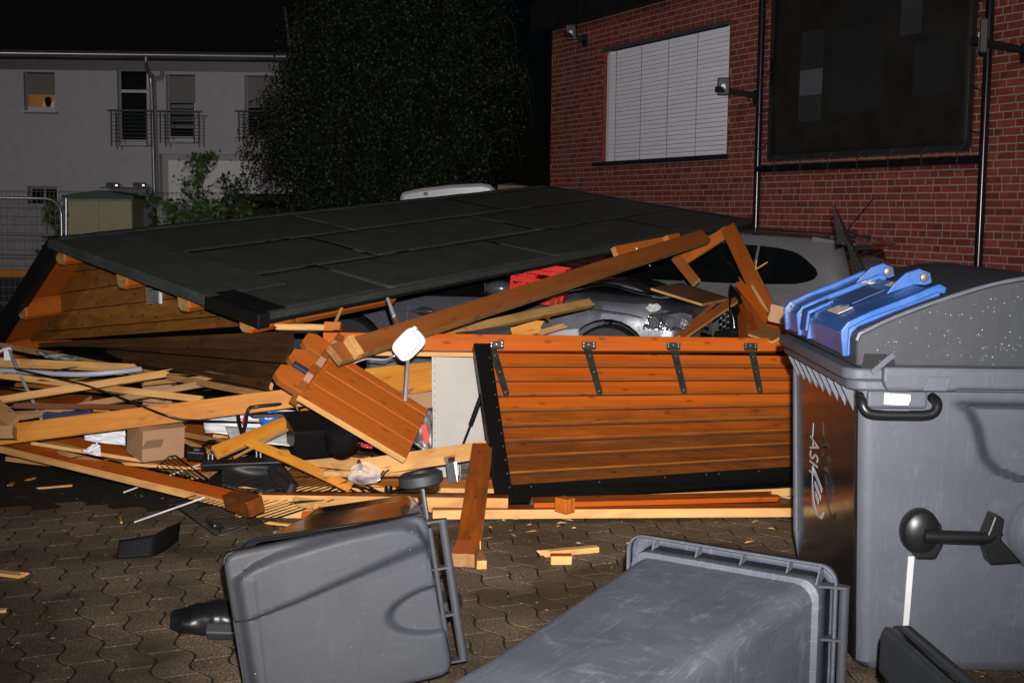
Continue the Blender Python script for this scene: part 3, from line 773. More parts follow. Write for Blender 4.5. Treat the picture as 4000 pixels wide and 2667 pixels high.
# felt sheets: three rows, staggered joints, each lapping the one below, gently uneven
rows = [(.0, .355), (.345, .69), (.68, 1.0)]
joints = [(0, .36, .70, 1), (0, .27, .60, 1), (0, .17, .47, .80, 1)]
for r_, ((v0, v1), js) in enumerate(zip(rows, joints)):
    for j, (u0, u1) in enumerate(zip(js, js[1:])):
        h = .0022 * (2 - r_) + .0008 * (j % 2)
        def fn(a, b, u0=u0, u1=u1, v0=v0, v1=v1, h=h, top=1):
            u, v = u0 + (u1 - u0 + .006) * a, v0 + (v1 - v0) * b
            lift = .014 * mnoise.noise(Vector((u * 5, v * 3.1, r_))) * (.2 + math.sin(math.pi * b)) + .007 * (mnoise.noise(Vector((u * 11, v * 6, r_ * 3.7 + j)))) + .010 * max(0, mnoise.noise(Vector((u * 30, v * 2, 5 + r_)))) * (b > .9 or b < .1)
            return rp(u, v, h + lift * .6 + (.012 if False else 0))
        m = MB(); m.grid(fn, 26, 10)
        o = m.build('felt_sheet', FELT, roof, frame(rp(u0, v0), RL, RNrm), world=True, smooth=60, solid=.002)
for a, (u0, u1) in enumerate(((0, .5), (.5, 1))):
    m = MB(); m.grid(lambda a_, b_: rp2(u0 + (u1 - u0) * a_, b_, .0), 10, 8); m.build('felt_sheet', FELT, roof, frame(rp2(u0, 0), RL, N2), world=True, smooth=60, solid=.006)
# ridge and eave edging, barge felt
m = MB()
m.grid(lambda a, b: (rp(a, .035, .018) if b < .3 else (rp(a, .0, .026) if b < .7 else rp2(a, .05, .018))) + Vector((0, 0, .006 * mnoise.noise(Vector((a * 40, b, 0))))), 60, 2)
m.build('ridge_strip', FELT, roof, frame(rp(0, 0), RL, RNrm), world=True, smooth=60, solid=.006)
m = MB(); slab(m, rp, -.004, 1.002, 1.0, 1.012, -.045, .010); m.build('eave_board', FELT, roof, frame(rp(0, 1), RL, RNrm), world=True, bevel=.012)
m = MB(); slab(m, rp, -.004, 1.002, .994, 1.0135, -.062, -.040); m.build('eave_drip_edge', FELTB, roof, frame(rp(0, 1), RL, RNrm), world=True)
m = MB(); slab(m, rp, -.012, .0, -.01, .80, -.075, .014); m.build('barge_board', FELT, roof, frame(rp(0, 0), RS, RNrm), world=True, bevel=.012)
m = MB(); slab(m, rp, -.0125, .002, .80, 1.014, -.088, .016); m.build('barge_board', FELTB, roof, frame(rp(0, .8), RS, RNrm), world=True, bevel=.012)
m = MB(); slab(m, rp, -.012, .085, -.005, .82, .012, .019); m.build('verge_strip', FELT, roof, frame(rp(0, 0), RS, RNrm), world=True)
m = MB(); slab(m, rp, .0, .024, .80, 1.004, .014, .020); m.build('verge_strip', FELTB, roof, frame(rp(0, .8), RS, RNrm), world=True)
m = MB(); slab(m, rp2, -.012, .0, -.02, 1.0, -.13, .016); m.build('barge_board', FELTB, roof, frame(rp2(0, 0), RS2, N2), world=True)
m = MB(); slab(m, rp, .998, 1.008, -.01, 1.01, -.10, .014); m.build('barge_board', FELTB, roof, frame(rp(1, 0), RS, RNrm), world=True)
# gable plane
Ld = RL.normalized(); GH = Vector((.655, -.756, 0)).normalized(); UPV = Vector((0, 0, 1))
GN = GH.cross(UPV)
if GN.dot(Ld) > 0: GN = -GN
GO = R0 + RL * .052
def g2(px, py): q = PL(px, py, GO, GN) - GO; return (q.dot(GH), q.z)
b0_, b1_ = Vector(g2(0, 1310)), Vector(g2(930, 1229)); bd = (b1_ - b0_).normalized(); bn_ = Vector((-bd.y, bd.x))
if bn_.y < 0: bn_ = -bn_
sR = Vector((RS.dot(GH), RS.z)); sL = Vector((RS2.dot(GH), RS2.z))
tri = [(sL.x * 1.0, sL.y * 1.0 - .06), (sL.x * .995, sL.y - .3), (sR.x * .97, sR.y - .32), (sR.x * .97, sR.y - .06), (0, -.05)]
lo, hi = Vector(g2(0, 1344)).dot(bn_), 0.2
MG = basis(GO, GH, UPV, GH.cross(UPV)); zs = 1 if (GH.cross(UPV)).dot(GN) > 0 else -1
bw_ = .155; k0 = Vector(g2(0, 1310)).dot(bn_)
starts = [lo] + [k0 + bw_ * 1.15 * i for i in range(0, 12)]
for i, (c0, c1) in enumerate(zip(starts, starts[1:])):
    pl = clip(clip(tri, -bn_.x, -bn_.y, -(c0 + .003)), bn_.x, bn_.y, c1 - .003)
    if len(pl) < 3: continue
    m = MB().prism(pl, -.02, .02 + .003 * (i % 2), MG)
    m.build('gable_board', GABLE, roof, frame(GO, MG.to_3x3() @ Vector((bd.x, bd.y, 0)), GN), world=True, bevel=.004)
# purlins: log ends poking out under the barge
def logend(c, d, w, h, L, mt, parent, name='purlin', up=UPV):
    """square log with chamfered edges, end face at c, running along d"""
    M = frame(c, d, up); ch = min(w, h) * .26
    pr_ = [(-w / 2 + ch, -h / 2), (w / 2 - ch, -h / 2), (w / 2, -h / 2 + ch), (w / 2, h / 2 - ch), (w / 2 - ch, h / 2), (-w / 2 + ch, h / 2), (-w / 2, h / 2 - ch), (-w / 2, -h / 2 + ch)]
    v = [Vector((x, a, b)) for x, s_ in ((0, .82), (.02, 1), (L, 1)) for a, b in [(p[0] * s_, p[1] * s_) for p in pr_]]
    fs = [tuple(range(8))] + [(r * 8 + i, r * 8 + (i + 1) % 8, (r + 1) * 8 + (i + 1) % 8, (r + 1) * 8 + i) for r in range(2) for i in range(8)] + [tuple(range(16, 24))]
    return MB().add([M @ q for q in v], fs, [1] + [0] * 17).build(name, [mt, RAWD], parent, M, world=True)
for fn, v, hh in ((rp, .02, .17), (rp, .37, .17), (rp, .67, .16), (rp, .93, .14), (rp2, .42, .19), (rp2, .80, .19)):
    c = fn(-.002, v) - UPV * (.050 + hh * .5); logend(c, Ld, .13, hh, 1.6 if fn is rp else .9, REDP, roof)
# vent grille on the gable
a, b = g2(590, 1105), g2(643, 1188)
vt = MB().prism([(a[0] - .0, b[1] + .0), (b[0], b[1] + .005), (b[0] - .01, a[1]), (a[0] - .01, a[1])], .02 * zs, .045 * zs, MG).build('vent_grille', WHITE, roof, MG, world=True)
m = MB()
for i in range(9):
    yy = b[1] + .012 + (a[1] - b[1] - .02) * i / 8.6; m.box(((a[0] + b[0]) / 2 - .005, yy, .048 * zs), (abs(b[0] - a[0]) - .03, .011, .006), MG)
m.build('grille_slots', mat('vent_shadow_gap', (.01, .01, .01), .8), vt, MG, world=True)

# ================================================================ planks and beams
def plank(label, p0, p1, w, t, face=VAR, edge=RAW, nrm=(0, 0, 1), spl=(0, 0), name='plank', cat='plank', parent=None, bend=0.0, group='broken boards of the hut'):
    p0, p1 = Vector(p0), Vector(p1); L = (p1 - p0).length; M = frame(p0, p1 - p0, nrm)
    ny, nx = 5, 5; vs = []; rr = random.Random(hash((round(p0.x, 3), round(p1.x, 3), round(p0.z, 3))) & 0xffff)
    off = [[(rr.uniform(-.004, .005) if not spl[e] else spl[e] * rr.choice((-.4, .1, .5, 1.1)) * rr.uniform(.5, 1)) for _ in range(ny + 1)] for e in (0, 1)]
    for side in (0, 1):
        for i in range(nx + 1):
            for j in range(ny + 1):
                f = i / nx; x = f * L
                if i == 0: x -= off[0][j] * (1 if side else .6)
                if i == nx: x += off[1][j] * (1 if side else .6)
                y = -w / 2 + w * j / ny
                if 0 < i < nx: y += rr.uniform(-.0015, .0015) * (j in (0, ny))
                vs.append((x, y, (t / 2 if side else -t / 2) + bend * 4 * f * (1 - f)))
    n1 = (nx + 1) * (ny + 1); fs, ms = [], []
    idx = lambda s_, i, j: s_ * n1 + i * (ny + 1) + j
    for i in range(nx):
        for j in range(ny):
            fs.append((idx(1, i, j), idx(1, i + 1, j), idx(1, i + 1, j + 1), idx(1, i, j + 1))); ms.append(0)
            fs.append((idx(0, i, j), idx(0, i, j + 1), idx(0, i + 1, j + 1), idx(0, i + 1, j))); ms.append(0)
        fs.append((idx(0, i, 0), idx(0, i + 1, 0), idx(1, i + 1, 0), idx(1, i, 0))); ms.append(1)
        fs.append((idx(0, i, ny), idx(1, i, ny), idx(1, i + 1, ny), idx(0, i + 1, ny))); ms.append(1)
    for j in range(ny):
        fs.append((idx(0, 0, j), idx(1, 0, j), idx(1, 0, j + 1), idx(0, 0, j + 1))); ms.append(1)
        fs.append((idx(0, nx, j), idx(0, nx, j + 1), idx(1, nx, j + 1), idx(1, nx, j))); ms.append(1)
    o = MB().add(vs, fs, ms).build(name, [face, edge], parent, M, bevel=.002)
    if parent is None: tag(o, label, cat, group)
    return o
FR = (0, -1, .25)     # board standing on edge, face to the yard
# -- dark wall fragment hanging below the gable
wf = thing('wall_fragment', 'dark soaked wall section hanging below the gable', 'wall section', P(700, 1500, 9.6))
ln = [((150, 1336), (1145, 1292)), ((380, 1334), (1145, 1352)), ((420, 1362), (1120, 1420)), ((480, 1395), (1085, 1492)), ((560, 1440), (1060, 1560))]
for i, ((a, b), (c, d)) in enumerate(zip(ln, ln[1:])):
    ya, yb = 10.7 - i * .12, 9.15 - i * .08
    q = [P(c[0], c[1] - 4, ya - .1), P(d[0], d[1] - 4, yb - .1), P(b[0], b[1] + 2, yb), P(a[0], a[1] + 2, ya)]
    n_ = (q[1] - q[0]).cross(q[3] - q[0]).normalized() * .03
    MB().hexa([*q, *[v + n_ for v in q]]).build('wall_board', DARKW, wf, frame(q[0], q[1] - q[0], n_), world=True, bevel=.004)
# -- left heap of laths and boards
plank('long grey brown lath sloping down under the dark gable wall', P(-160, 1318, 11.6), P(1085, 1553, 8.6), .046, .045, RAWD, RAWD, FR, (0, .04))
plank('thin dark lath just behind the long sloping one', P(560, 1408, 9.9), P(1060, 1508, 8.8), .05, .03, DARKW, RAW, FR)
plank('pale lath lying level at the left edge above the grey conduit', P(-60, 1408, 10.2), P(520, 1436, 9.7), .056, .03, RAW, RAW, FR, (0, .06))
plank('pale lath sloping right below the grey conduit', P(-120, 1452, 9.6), P(790, 1560, 8.9), .046, .03, RAW, RAW, FR)
plank('pale lath rising right across the left heap with torn end', P(-120, 1582, 8.8), P(655, 1458, 9.1), .050, .04, RAW, RAW, FR, (0, .05))
plank('lower pale lath rising right above the blue sheet', P(40, 1637, 8.9), P(800, 1498, 9.2), .045, .04, RAWD, RAW, FR)
plank('broad golden beam crossing the whole left heap', P(-160, 1720, 8.0), P(1160, 1553, 8.3), .122, .045, GOLD, RAW, FR, (0, .04), name='beam', cat='beam')
plank('short weathered block on the left end of the golden beam', P(-140, 1690, 7.75), P(58, 1690, 7.8), .075, .14, RAWD, RAW, FR, name='wood_block', cat='block')
plank('grey offcut leaning above the block at the left edge', P(-60, 1560, 8.2), P(55, 1655, 7.95), .12, .03, RAWD, RAWD, (-.2, -1, .6))
plank('long varnished board with pale edge along the ground at left', P(20, 1738, 8.4), G(980, 1968, .10), .125, .05, VAR, RAW, (.15, -.35, 1))
plank('second varnished board behind it with a grey split edge', P(185, 1710, 8.9), G(830, 1845, .10), .13, .045, VAR, RAWD, (.15, -.4, 1))
plank('dark end block at the tip of the long varnished board', G(905, 1948, .17), G(1000, 1978, .17), .10, .09, VAR3, VAR3, (.1, -.5, 1), name='wood_block', cat='block')
plank('brown notched board end between the cardboard box and white sheet', G(640, 1660, .28), G(905, 1712, .22), .12, .045, VAR2, RAWD, (.1, -.5, 1), (0, .03))
plank('small pale block at the tip of the notched board', G(838, 1690, .26), G(895, 1702, .24), .05, .05, RAW, RAW, (0, -.3, 1), name='wood_block', cat='block')
plank('varnished board running right from under the cardboard box', G(715, 1700, .14), G(1010, 1830, .08), .12, .04, VAR, RAW, (.15, -.3, 1))
plank('bright golden plank rising right towards the log corner', P(838, 1768, 7.9), P(1250, 1598, 8.4), .085, .035, GOLD, RAW, (-.1, -1, .5))
plank('thin dark lath rising right beside the golden plank', P(910, 1790, 7.75), P(1180, 1650, 8.2), .018, .018, RAWD, DARKW, FR)
plank('thin orange slat bent down to the right across the floor boards', P(965, 1722, 7.9), P(1370, 1905, 7.65), .062, .016, GOLD, GOLD, (.1, -.9, .5), bend=.02)
plank('dark brown board under the left heap', P(-60, 1545, 9.9), P(330, 1570, 9.5), .16, .03, VAR2, RAWD, (0, -.4, 1))
plank('dark board lying deep in the left heap behind the blue sheet', G(180, 1560, .25), G(650, 1640, .18), .14, .03, VAR2, RAW, (0, -.4, 1))
plank('brown board on the ground behind the crossing laths', G(330, 1548, .22), G(720, 1660, .12), .13, .03, VAR3, RAWD, (0, -.2, 1))
plank('flat weathered board on the soil at the far left', G(40, 1785, .09), G(420, 1830, .03), .14, .03, RAWD, RAWD, (0, 0, 1))
plank('small brown board on the soil beside the weathered one', G(45, 1762, .12), G(150, 1775, .12), .09, .05, VAR2, VAR2, (0, -.4, 1))
# more thin laths and dark strips between the crossing ones
for lab, a, b, w_, mt_l in (
    ('pale thin lath under the level one at the left edge', P(-80, 1425, 10.0), P(480, 1447, 9.6), .022, RAW),
    ('dark narrow strip below the grey conduit', P(-60, 1478, 9.8), P(560, 1490, 9.5), .028, DARKW),
    ('brown thin lath crossing under the rising pale lath', P(60, 1502, 9.4), P(520, 1535, 9.2), .030, OAK),
    ('damp lath end showing right of the second carton', P(560, 1500, 9.5), P(850, 1470, 9.4), .030, RAWD),
    ('pale lath almost hidden behind the long sloping one', P(300, 1425, 10.2), P(900, 1520, 9.2), .024, RAWD),
    ('low pale lath resting on the blue sheet', P(10, 1615, 9.0), P(420, 1600, 9.0), .026, RAWD),
    ('dark strip of board above the golden beam at left', P(60, 1585, 8.8), P(560, 1590, 8.8), .035, VAR3),
    ('thin pale lath below the golden beam beside the white sheet', P(120, 1730, 8.3), P(560, 1800, 8.2), .022, RAW),
    ('narrow damp lath across the gap left of the carton', P(230, 1765, 8.15), P(600, 1860, 7.95), .030, RAWD),
    ('thin split lath lying in front of the carton', P(480, 1812, 8.05), P(760, 1830, 8.0), .018, RAW)):
    plank(lab, a, b, w_, .025, mt_l, mt_l, FR, (.03, .06), name='lath', cat='lath')
# -- middle heap
plank('pale edged beam lying below the black tub', G(1105, 1775, .16), G(1430, 1812, .18), .09, .09, RAWD, RAW, (0, 0, 1), (.03, 0), name='beam', cat='beam')
plank('raw beam rising right below the broken wall panel', P(1412, 1828, 7.85), P(1930, 1752, 8.3), .11, .06, RAW, VAR2, FR, (.02, 0), name='beam', cat='beam')
plank('broad raw board leaning behind the white fixture pole', P(1490, 1520, 8.9), P(1720, 1475, 8.8), .15, .04, GOLD, RAW, FR)
plank('golden rail above the leaning raw board', P(1430, 1468, 9.2), P(1715, 1438, 9.1), .10, .04, GOLD, RAW, FR)
plank('pale rail fragment under the roof corner', P(1085, 1278, 8.9), P(1300, 1280, 8.85), .040, .05, RAW, RAW, FR, (.02, .03))
plank('reddish broken rail end under the roof corner', P(1270, 1274, 8.86), P(1332, 1276, 8.85), .055, .06, REDP, REDP, FR, name='wood_block', cat='block')
dw = MB().tube([P(1258, 1851, 7.65), P(1690, 1845, 8.15)], .022, 10).build('dowel', RAW, smooth=50)
tag(dw, 'pale round wooden dowel across the floor boards', 'dowel')
plank('floor board nearest the black tub under the dowel', G(1080, 1858, .10), G(1720, 1868, .10), .12, .028, GOLD, RAW, (0, -.2, 1))
plank('damp floor board running behind the thin orange slat', G(1100, 1815, .06), G(1700, 1830, .06), .14, .028, VAR2, RAW, (0, -.1, 1))
plank('golden floor board under the heating element', G(1100, 1895, .11), G(1960, 1905, .10), .13, .03, GOLD, RAW, (0, -.1, 1))
plank('brown grooved floor board under the plastic bag', G(1120, 1880, .09), G(1940, 1888, .09), .05, .06, VAR2, VAR2, (0, 0, 1))
plank('thick raw floor beam with bright front face behind the fallen bin', G(1025, 1955, .10), G(1985, 1968, .09), .09, .09, VAR2, RAW, (0, 0, 1), (.03, 0), name='beam', cat='beam')
plank('raw ground beam in front left ending under the grill grate', G(930, 1990, .03), G(1420, 2000, .03), .12, .06, RAW, RAW, (0, 0, 1), (.02, .04), name='beam', cat='beam')
plank('split pale sliver lying over the raw ground beam', G(1160, 1950, .13), G(1400, 1995, .11), .035, .02, RAW, RAW, (0, -.5, 1), (.05, .1))
plank('short pale chip on the raw ground beam', G(1165, 1965, .11), G(1235, 1978, .11), .03, .03, RAW, RAW, (0, -.5, 1))
plank('small orange block under the raw ground beam', G(1180, 2030, .02), G(1255, 2030, .02), .10, .05, VAR, RAW, (0, -.6, 1), name='wood_block', cat='block')
plank('pale flat offcut at the foot of the orange block', G(1185, 2052, .012), G(1300, 2040, .012), .05, .022, RAW, RAW, (0, 0, 1))
plank('long pale splinter in front of the orange block', G(1090, 2045, .008), G(1270, 2062, .008), .03, .012, RAW, RAW, (0, 0, 1), (.12, 0), name='splinter', cat='splinter', group='splinters on the paving')
# right ground boards
plank('long raw plank lowest on the paving below the black framed flap', G(1690, 2000, .05), G(3260, 1990, .05), .13, .055, VAR2, RAW, (0, 0, 1), (0, 0))
plank('raw board right below the black frame of the flap', P(1930, 1975, 7.72), P(3260, 1912, 8.35), .050, .045, RAW, RAW, FR)
plank('varnished board lying on the lowest raw plank', G(2080, 1962, .10), G(3010, 1938, .10), .10, .03, VAR2, VAR, (0, -.15, 1), (0, .05))
plank('reddish block between flap and raw plank', G(2185, 1965, .15), G(2230, 1975, .15), .07, .08, REDP, REDP, (0, 0, 1), name='wood_block', cat='block')
plank('dark varnished plank leaning from the flap onto the paving', P(1885, 1745, 8.0), G(1832, 2130, .06), .125, .05, VAR2, RAW, (-.05, -.75, .65))
plank('chamfered foot block of the leaning dark plank', G(1834, 2125, .055), G(1808, 2188, .04), .12, .07, VAR, RAWD, (-.05, -.5, .85), name='wood_block', cat='block')
# loose bits on the paving
def bit(label, a, b, w, t, face=RAW, spl=(.05, 0), name='splinter', cat='splinter', z=None):
    plank(label, G(*a, (z or t / 2) + .001), G(*b, (z or t / 2) + .001), w, t, face, RAW, (0, 0, 1), spl, name, cat, group='splinters on the paving')
bit('pale splintered stick on the paving below the flap', (2150, 2158), (2335, 2142), .05, .03, spl=(.14, 0))
bit('bright orange wood chunk next to the pale stick', (2150, 2182), (2230, 2182), .065, .045, VAR, (0, .02), 'wood_block', 'block')
bit('tiny wooden block on the paving beside the leaning plank', (1868, 2165), (1882, 2205), .05, .045, RAWD, (0, 0), 'wood_block', 'block')
bit('narrow pale sliver on dark soil at the left', (165, 1905), (281, 1895), .02, .012, spl=(.05, 0))
bit('torn pale chip at the left edge of the paving', (-40, 2232), (75, 2245), .06, .015, spl=(0, .05))
bit('small pale chip at the lower left edge', (-20, 2385), (25, 2382), .035, .012)
bit('short orange splinter standing out on the paving near the black trim', (470, 2020), (474, 2040), .012, .01, GOLD)
bit('thin pale splinter beside the fallen bin body', (2395, 2292), (2425, 2295), .012, .01, spl=(.02, .02))
bit('pale curled shaving right of the flap bottom', (3030, 1930), (3080, 1942), .02, .012, spl=(.05, .03))
bit('yellowish leaf sized chip on the soil at left', (38, 1895), (50, 1885), .03, .008, GOLD)
bit('second yellowish chip on the soil at left', (115, 1872), (132, 1866), .03, .008, GOLD)
# -- upper middle: diagonal beam and rails in front of the car
plank('long brown beam lying diagonally up to the right under the roof edge', P(1305, 1388, 7.75), P(2752, 925, 11.6), .130, .055, OAK, RAWD, (-.25, -1, .25), (0, 0), name='beam', cat='beam')
plank('pale raw cut collar near the lower end of the diagonal beam', P(1372, 1360, 7.79), P(1392, 1354, 7.82), .136, .066, RAW, RAW, (-.25, -1, .25), name='wood_block', cat='block')
plank('pale splintered rail slanting in front of the damaged car', P(1690, 1315, 9.6), P(2300, 1185, 11.5), .075, .05, RAW, RAW, (-.2, -1, .3), (0, .08))
plank('orange board stub leaning above the flap at its middle', P(2000, 1305, 9.3), P(2110, 1275, 9.3), .09, .04, GOLD, RAW, (0, -1, .3), (0, .05))
plank('torn brown board end beside the orange stub', P(2110, 1300, 9.25), P(2195, 1275, 9.3), .04, .03, RAWD, RAW, FR, (.03, .06))
plank('stub of orange rafter under the roof edge near its right half', P(2400, 985, 11.6), P(2640, 938, 12.2), .09, .06, REDP, RAW, FR)
plank('reddish rafter end block beside the rafter stub', P(2605, 945, 12.0), P(2650, 938, 12.1), .11, .07, REDP, RAW, FR, name='wood_block', cat='block')
plank('slim wooden stick between grey conduit and roof', P(1310, 1262, 9.4), P(1335, 1205, 9.6), .022, .02, RAW, RAW, FR)
plank('torn strip of wood under the short conduit', P(1545, 1240, 8.6), P(1555, 1270, 8.5), .02, .015, OAK, RAW, FR, (.03, .03))
# right: broken frame leaning on the silver car
plank('brown post leaning down right in front of the silver car', P(2848, 895, 12.3), P(3035, 1290, 10.2), .135, .07, REDP, RAW, (-.3, -1, .2), (0, .03), name='post', cat='post')
plank('orange rafter piece sloping left from the leaning post top', P(2842, 905, 12.45), P(2665, 1018, 12.35), .105, .06, REDP, RAW, (-.2, -1, .2))
plank('short brown brace below the rafter piece', P(2640, 1005, 12.2), P(2720, 1105, 12.0), .095, .05, OAK, RAW, (-.2, -1, .2))
_q = [P(2542, 1124, 11.9), P(2742, 1186, 11.5), P(2852, 1164, 12.1), P(2660, 1104, 12.7)]
_o = MB().hexa([v - UPV * .022 for v in _q] + _q, [1, 0, 1, 1, 1, 1]).build('plywood_sheet', [PLY, RAW], M=frame(_q[0], _q[1] - _q[0], UPV), world=True)
tag(_o, 'wide brown plywood sheet resting on the crumpled bonnet', 'plywood', 'broken boards of the hut')
plank('dark split board slanting down across the headlight', P(2868, 1172, 11.75), P(2655, 1318, 11.4), .085, .03, OAK, RAW, (-.4, -.7, .5), (.03, .05))
plank('narrow splintered lath above the headlight board', P(2790, 1185, 11.7), P(2690, 1275, 11.5), .035, .03, OAK, RAW, FR, (.05, .05))
wall2 = thing('wall_fragment', 'slanted orange board wall section at the right beside the silver car', 'wall section', P(2950, 1330, 10.4))
for i in range(5):
    a, b = P(2925 - i * 6, 1080 + i * 36, 11.2 - i * .05), P(3095 - i * 46, 1335, 9.9)
    plank('', a, b, .092, .035, VAR if i % 2 else REDP, RAW, (-.5, -.75, .35), (.05, 0), 'wall_board', parent=wall2)
plank('splintered orange board lying over the slanted wall section', P(2885, 1105, 10.9), P(3050, 1310, 10.0), .07, .03, VAR, RAW, (-.4, -.8, .4), (.08, .05))
plank('pale splinter torn from the slanted wall section', P(2935, 1115, 10.8), P(3010, 1240, 10.3), .025, .02, RAW, RAW, FR, (.08, .08), name='splinter', cat='splinter')
plank('small thin stick poking out in front of the silver car door', P(2948, 1055, 11.0), P(2998, 1024, 10.9), .010, .008, RAW, RAW, FR, name='splinter', cat='splinter')
plank('upright splinter in front of the silver car door', P(2952, 1055, 11.0), P(2955, 1015, 11.0), .008, .008, RAW, RAW, FR, name='splinter', cat='splinter')
plank('small square plywood offcut left of the blue lid', P(3005, 1220, 9.0), P(3068, 1235, 9.0), .12, .02, CARD, RAW, (-.3, -1, .2))
plank('dark backed triangular board lying above the right end of the flap', P(2955, 1290, 9.2), P(3050, 1318, 9.0), .16, .02, PLY, RAW, (-.2, -.5, 1))

# ================================================================ hinged flap with black frame
FTL, FTR, FBR, FBL = P(1849, 1364, 8.5), P(3190, 1378, 9.02), G(3190, 1880, .06), G(1943, 1979, .05)
def fq(u, v, h=0.0):
    a = FTL.lerp(FTR, u); b = FBL.lerp(FBR, u); q = a.lerp(b, v)
    n_ = (FTR - FTL).cross(FBL - FTL).normalized()
    if n_.y > 0: n_ = -n_
    return q + n_ * h
flap = thing('hatch_flap', 'large orange board hatch flap with black painted border and steel hinges', 'hatch', fq(.4, 1))
MF = lambda u, v: frame(fq(u, v), FTR - FTL, fq(0, 0, 1) - fq(0, 0))
NB = 9
VARL = wood('worn_board_edge', (.36, .115, .020), (.20, .055, .010), .5, 0, dirt=((.08, .028, .007), .6))
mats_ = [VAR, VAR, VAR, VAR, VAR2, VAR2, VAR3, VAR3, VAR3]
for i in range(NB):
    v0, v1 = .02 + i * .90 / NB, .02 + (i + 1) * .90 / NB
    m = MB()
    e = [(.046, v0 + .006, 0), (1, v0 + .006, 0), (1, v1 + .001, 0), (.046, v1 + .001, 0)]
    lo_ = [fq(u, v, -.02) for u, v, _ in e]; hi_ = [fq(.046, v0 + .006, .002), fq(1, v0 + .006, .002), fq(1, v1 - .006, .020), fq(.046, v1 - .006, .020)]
    if i: MB().hexa([fq(.046, v0 - .008, -.03), fq(1, v0 - .008, -.03), fq(1, v0 + .007, -.03), fq(.046, v0 + .007, -.03), fq(.046, v0 - .008, .004), fq(1, v0 - .008, .004), fq(1, v0 + .007, -.001), fq(.046, v0 + .007, -.001)]).build('groove_shade_strip', DARKW, flap, MF(.065, v0), world=True)  # dark strip in each seam: groove shade and stain put into the colour
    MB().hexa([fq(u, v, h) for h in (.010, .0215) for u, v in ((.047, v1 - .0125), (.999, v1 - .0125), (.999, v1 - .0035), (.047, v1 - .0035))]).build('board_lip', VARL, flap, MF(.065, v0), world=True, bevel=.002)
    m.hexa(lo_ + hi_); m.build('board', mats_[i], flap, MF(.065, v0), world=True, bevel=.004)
m = MB().hexa([fq(.0, -.02, -.03), fq(.045, -.02, -.03), fq(.045, .998, -.03), fq(.0, .998, -.03), fq(.0, -.02, .035), fq(.045, -.02, .035), fq(.045, .998, .035), fq(.0, .998, .035)])
MB().hexa([fq(.04, .0, -.095), fq(1, .0, -.095), fq(1, .95, -.095), fq(.04, .95, -.095), fq(.04, .0, -.07), fq(1, .0, -.07), fq(1, .95, -.07), fq(.04, .95, -.07)]).build('backing', BLKW, flap, MF(0, 0), world=True)
m.build('border_board', BLKW, flap, frame(fq(0, 0), FBL - FTL, (0, -1, 0)), world=True, bevel=.003)
m = MB().hexa([fq(.0455, .895, -.03), fq(1, .895, -.03), fq(1, 1.0, -.03), fq(.0455, 1.0, -.03), fq(.0455, .895, .036), fq(1, .895, .036), fq(1, 1.0, .036), fq(.0455, 1.0, .036)])
m.build('border_board', BLKW, flap, MF(0, .9), world=True, bevel=.003)
HINGE = mat('dark_zinc_hinge', (.075, .080, .065), .38, .75, var=.3, vs=20); BOLT = mat('bolt_head', (.5, .5, .48), .25, .9)
nails = MB()
for i in range(11):
    q = fq(.038, .08 + i * .083, .036); nails.lathe([(.001, 0), (.006, 0), (.005, .003), (.001, .004)], 6, frame(q, FTR - FTL, fq(0, 0, 1) - fq(0, 0)))
for u in (.10, .3, .5, .63, .67, .8, .95): nails.lathe([(.001, 0), (.006, 0), (.005, .003), (.001, .004)], 6, frame(fq(u, .915, .037), FTR - FTL, fq(0, 0, 1) - fq(0, 0)))
tag(nails.build('nail_heads', BOLT, flap, world=True), kind='stuff')
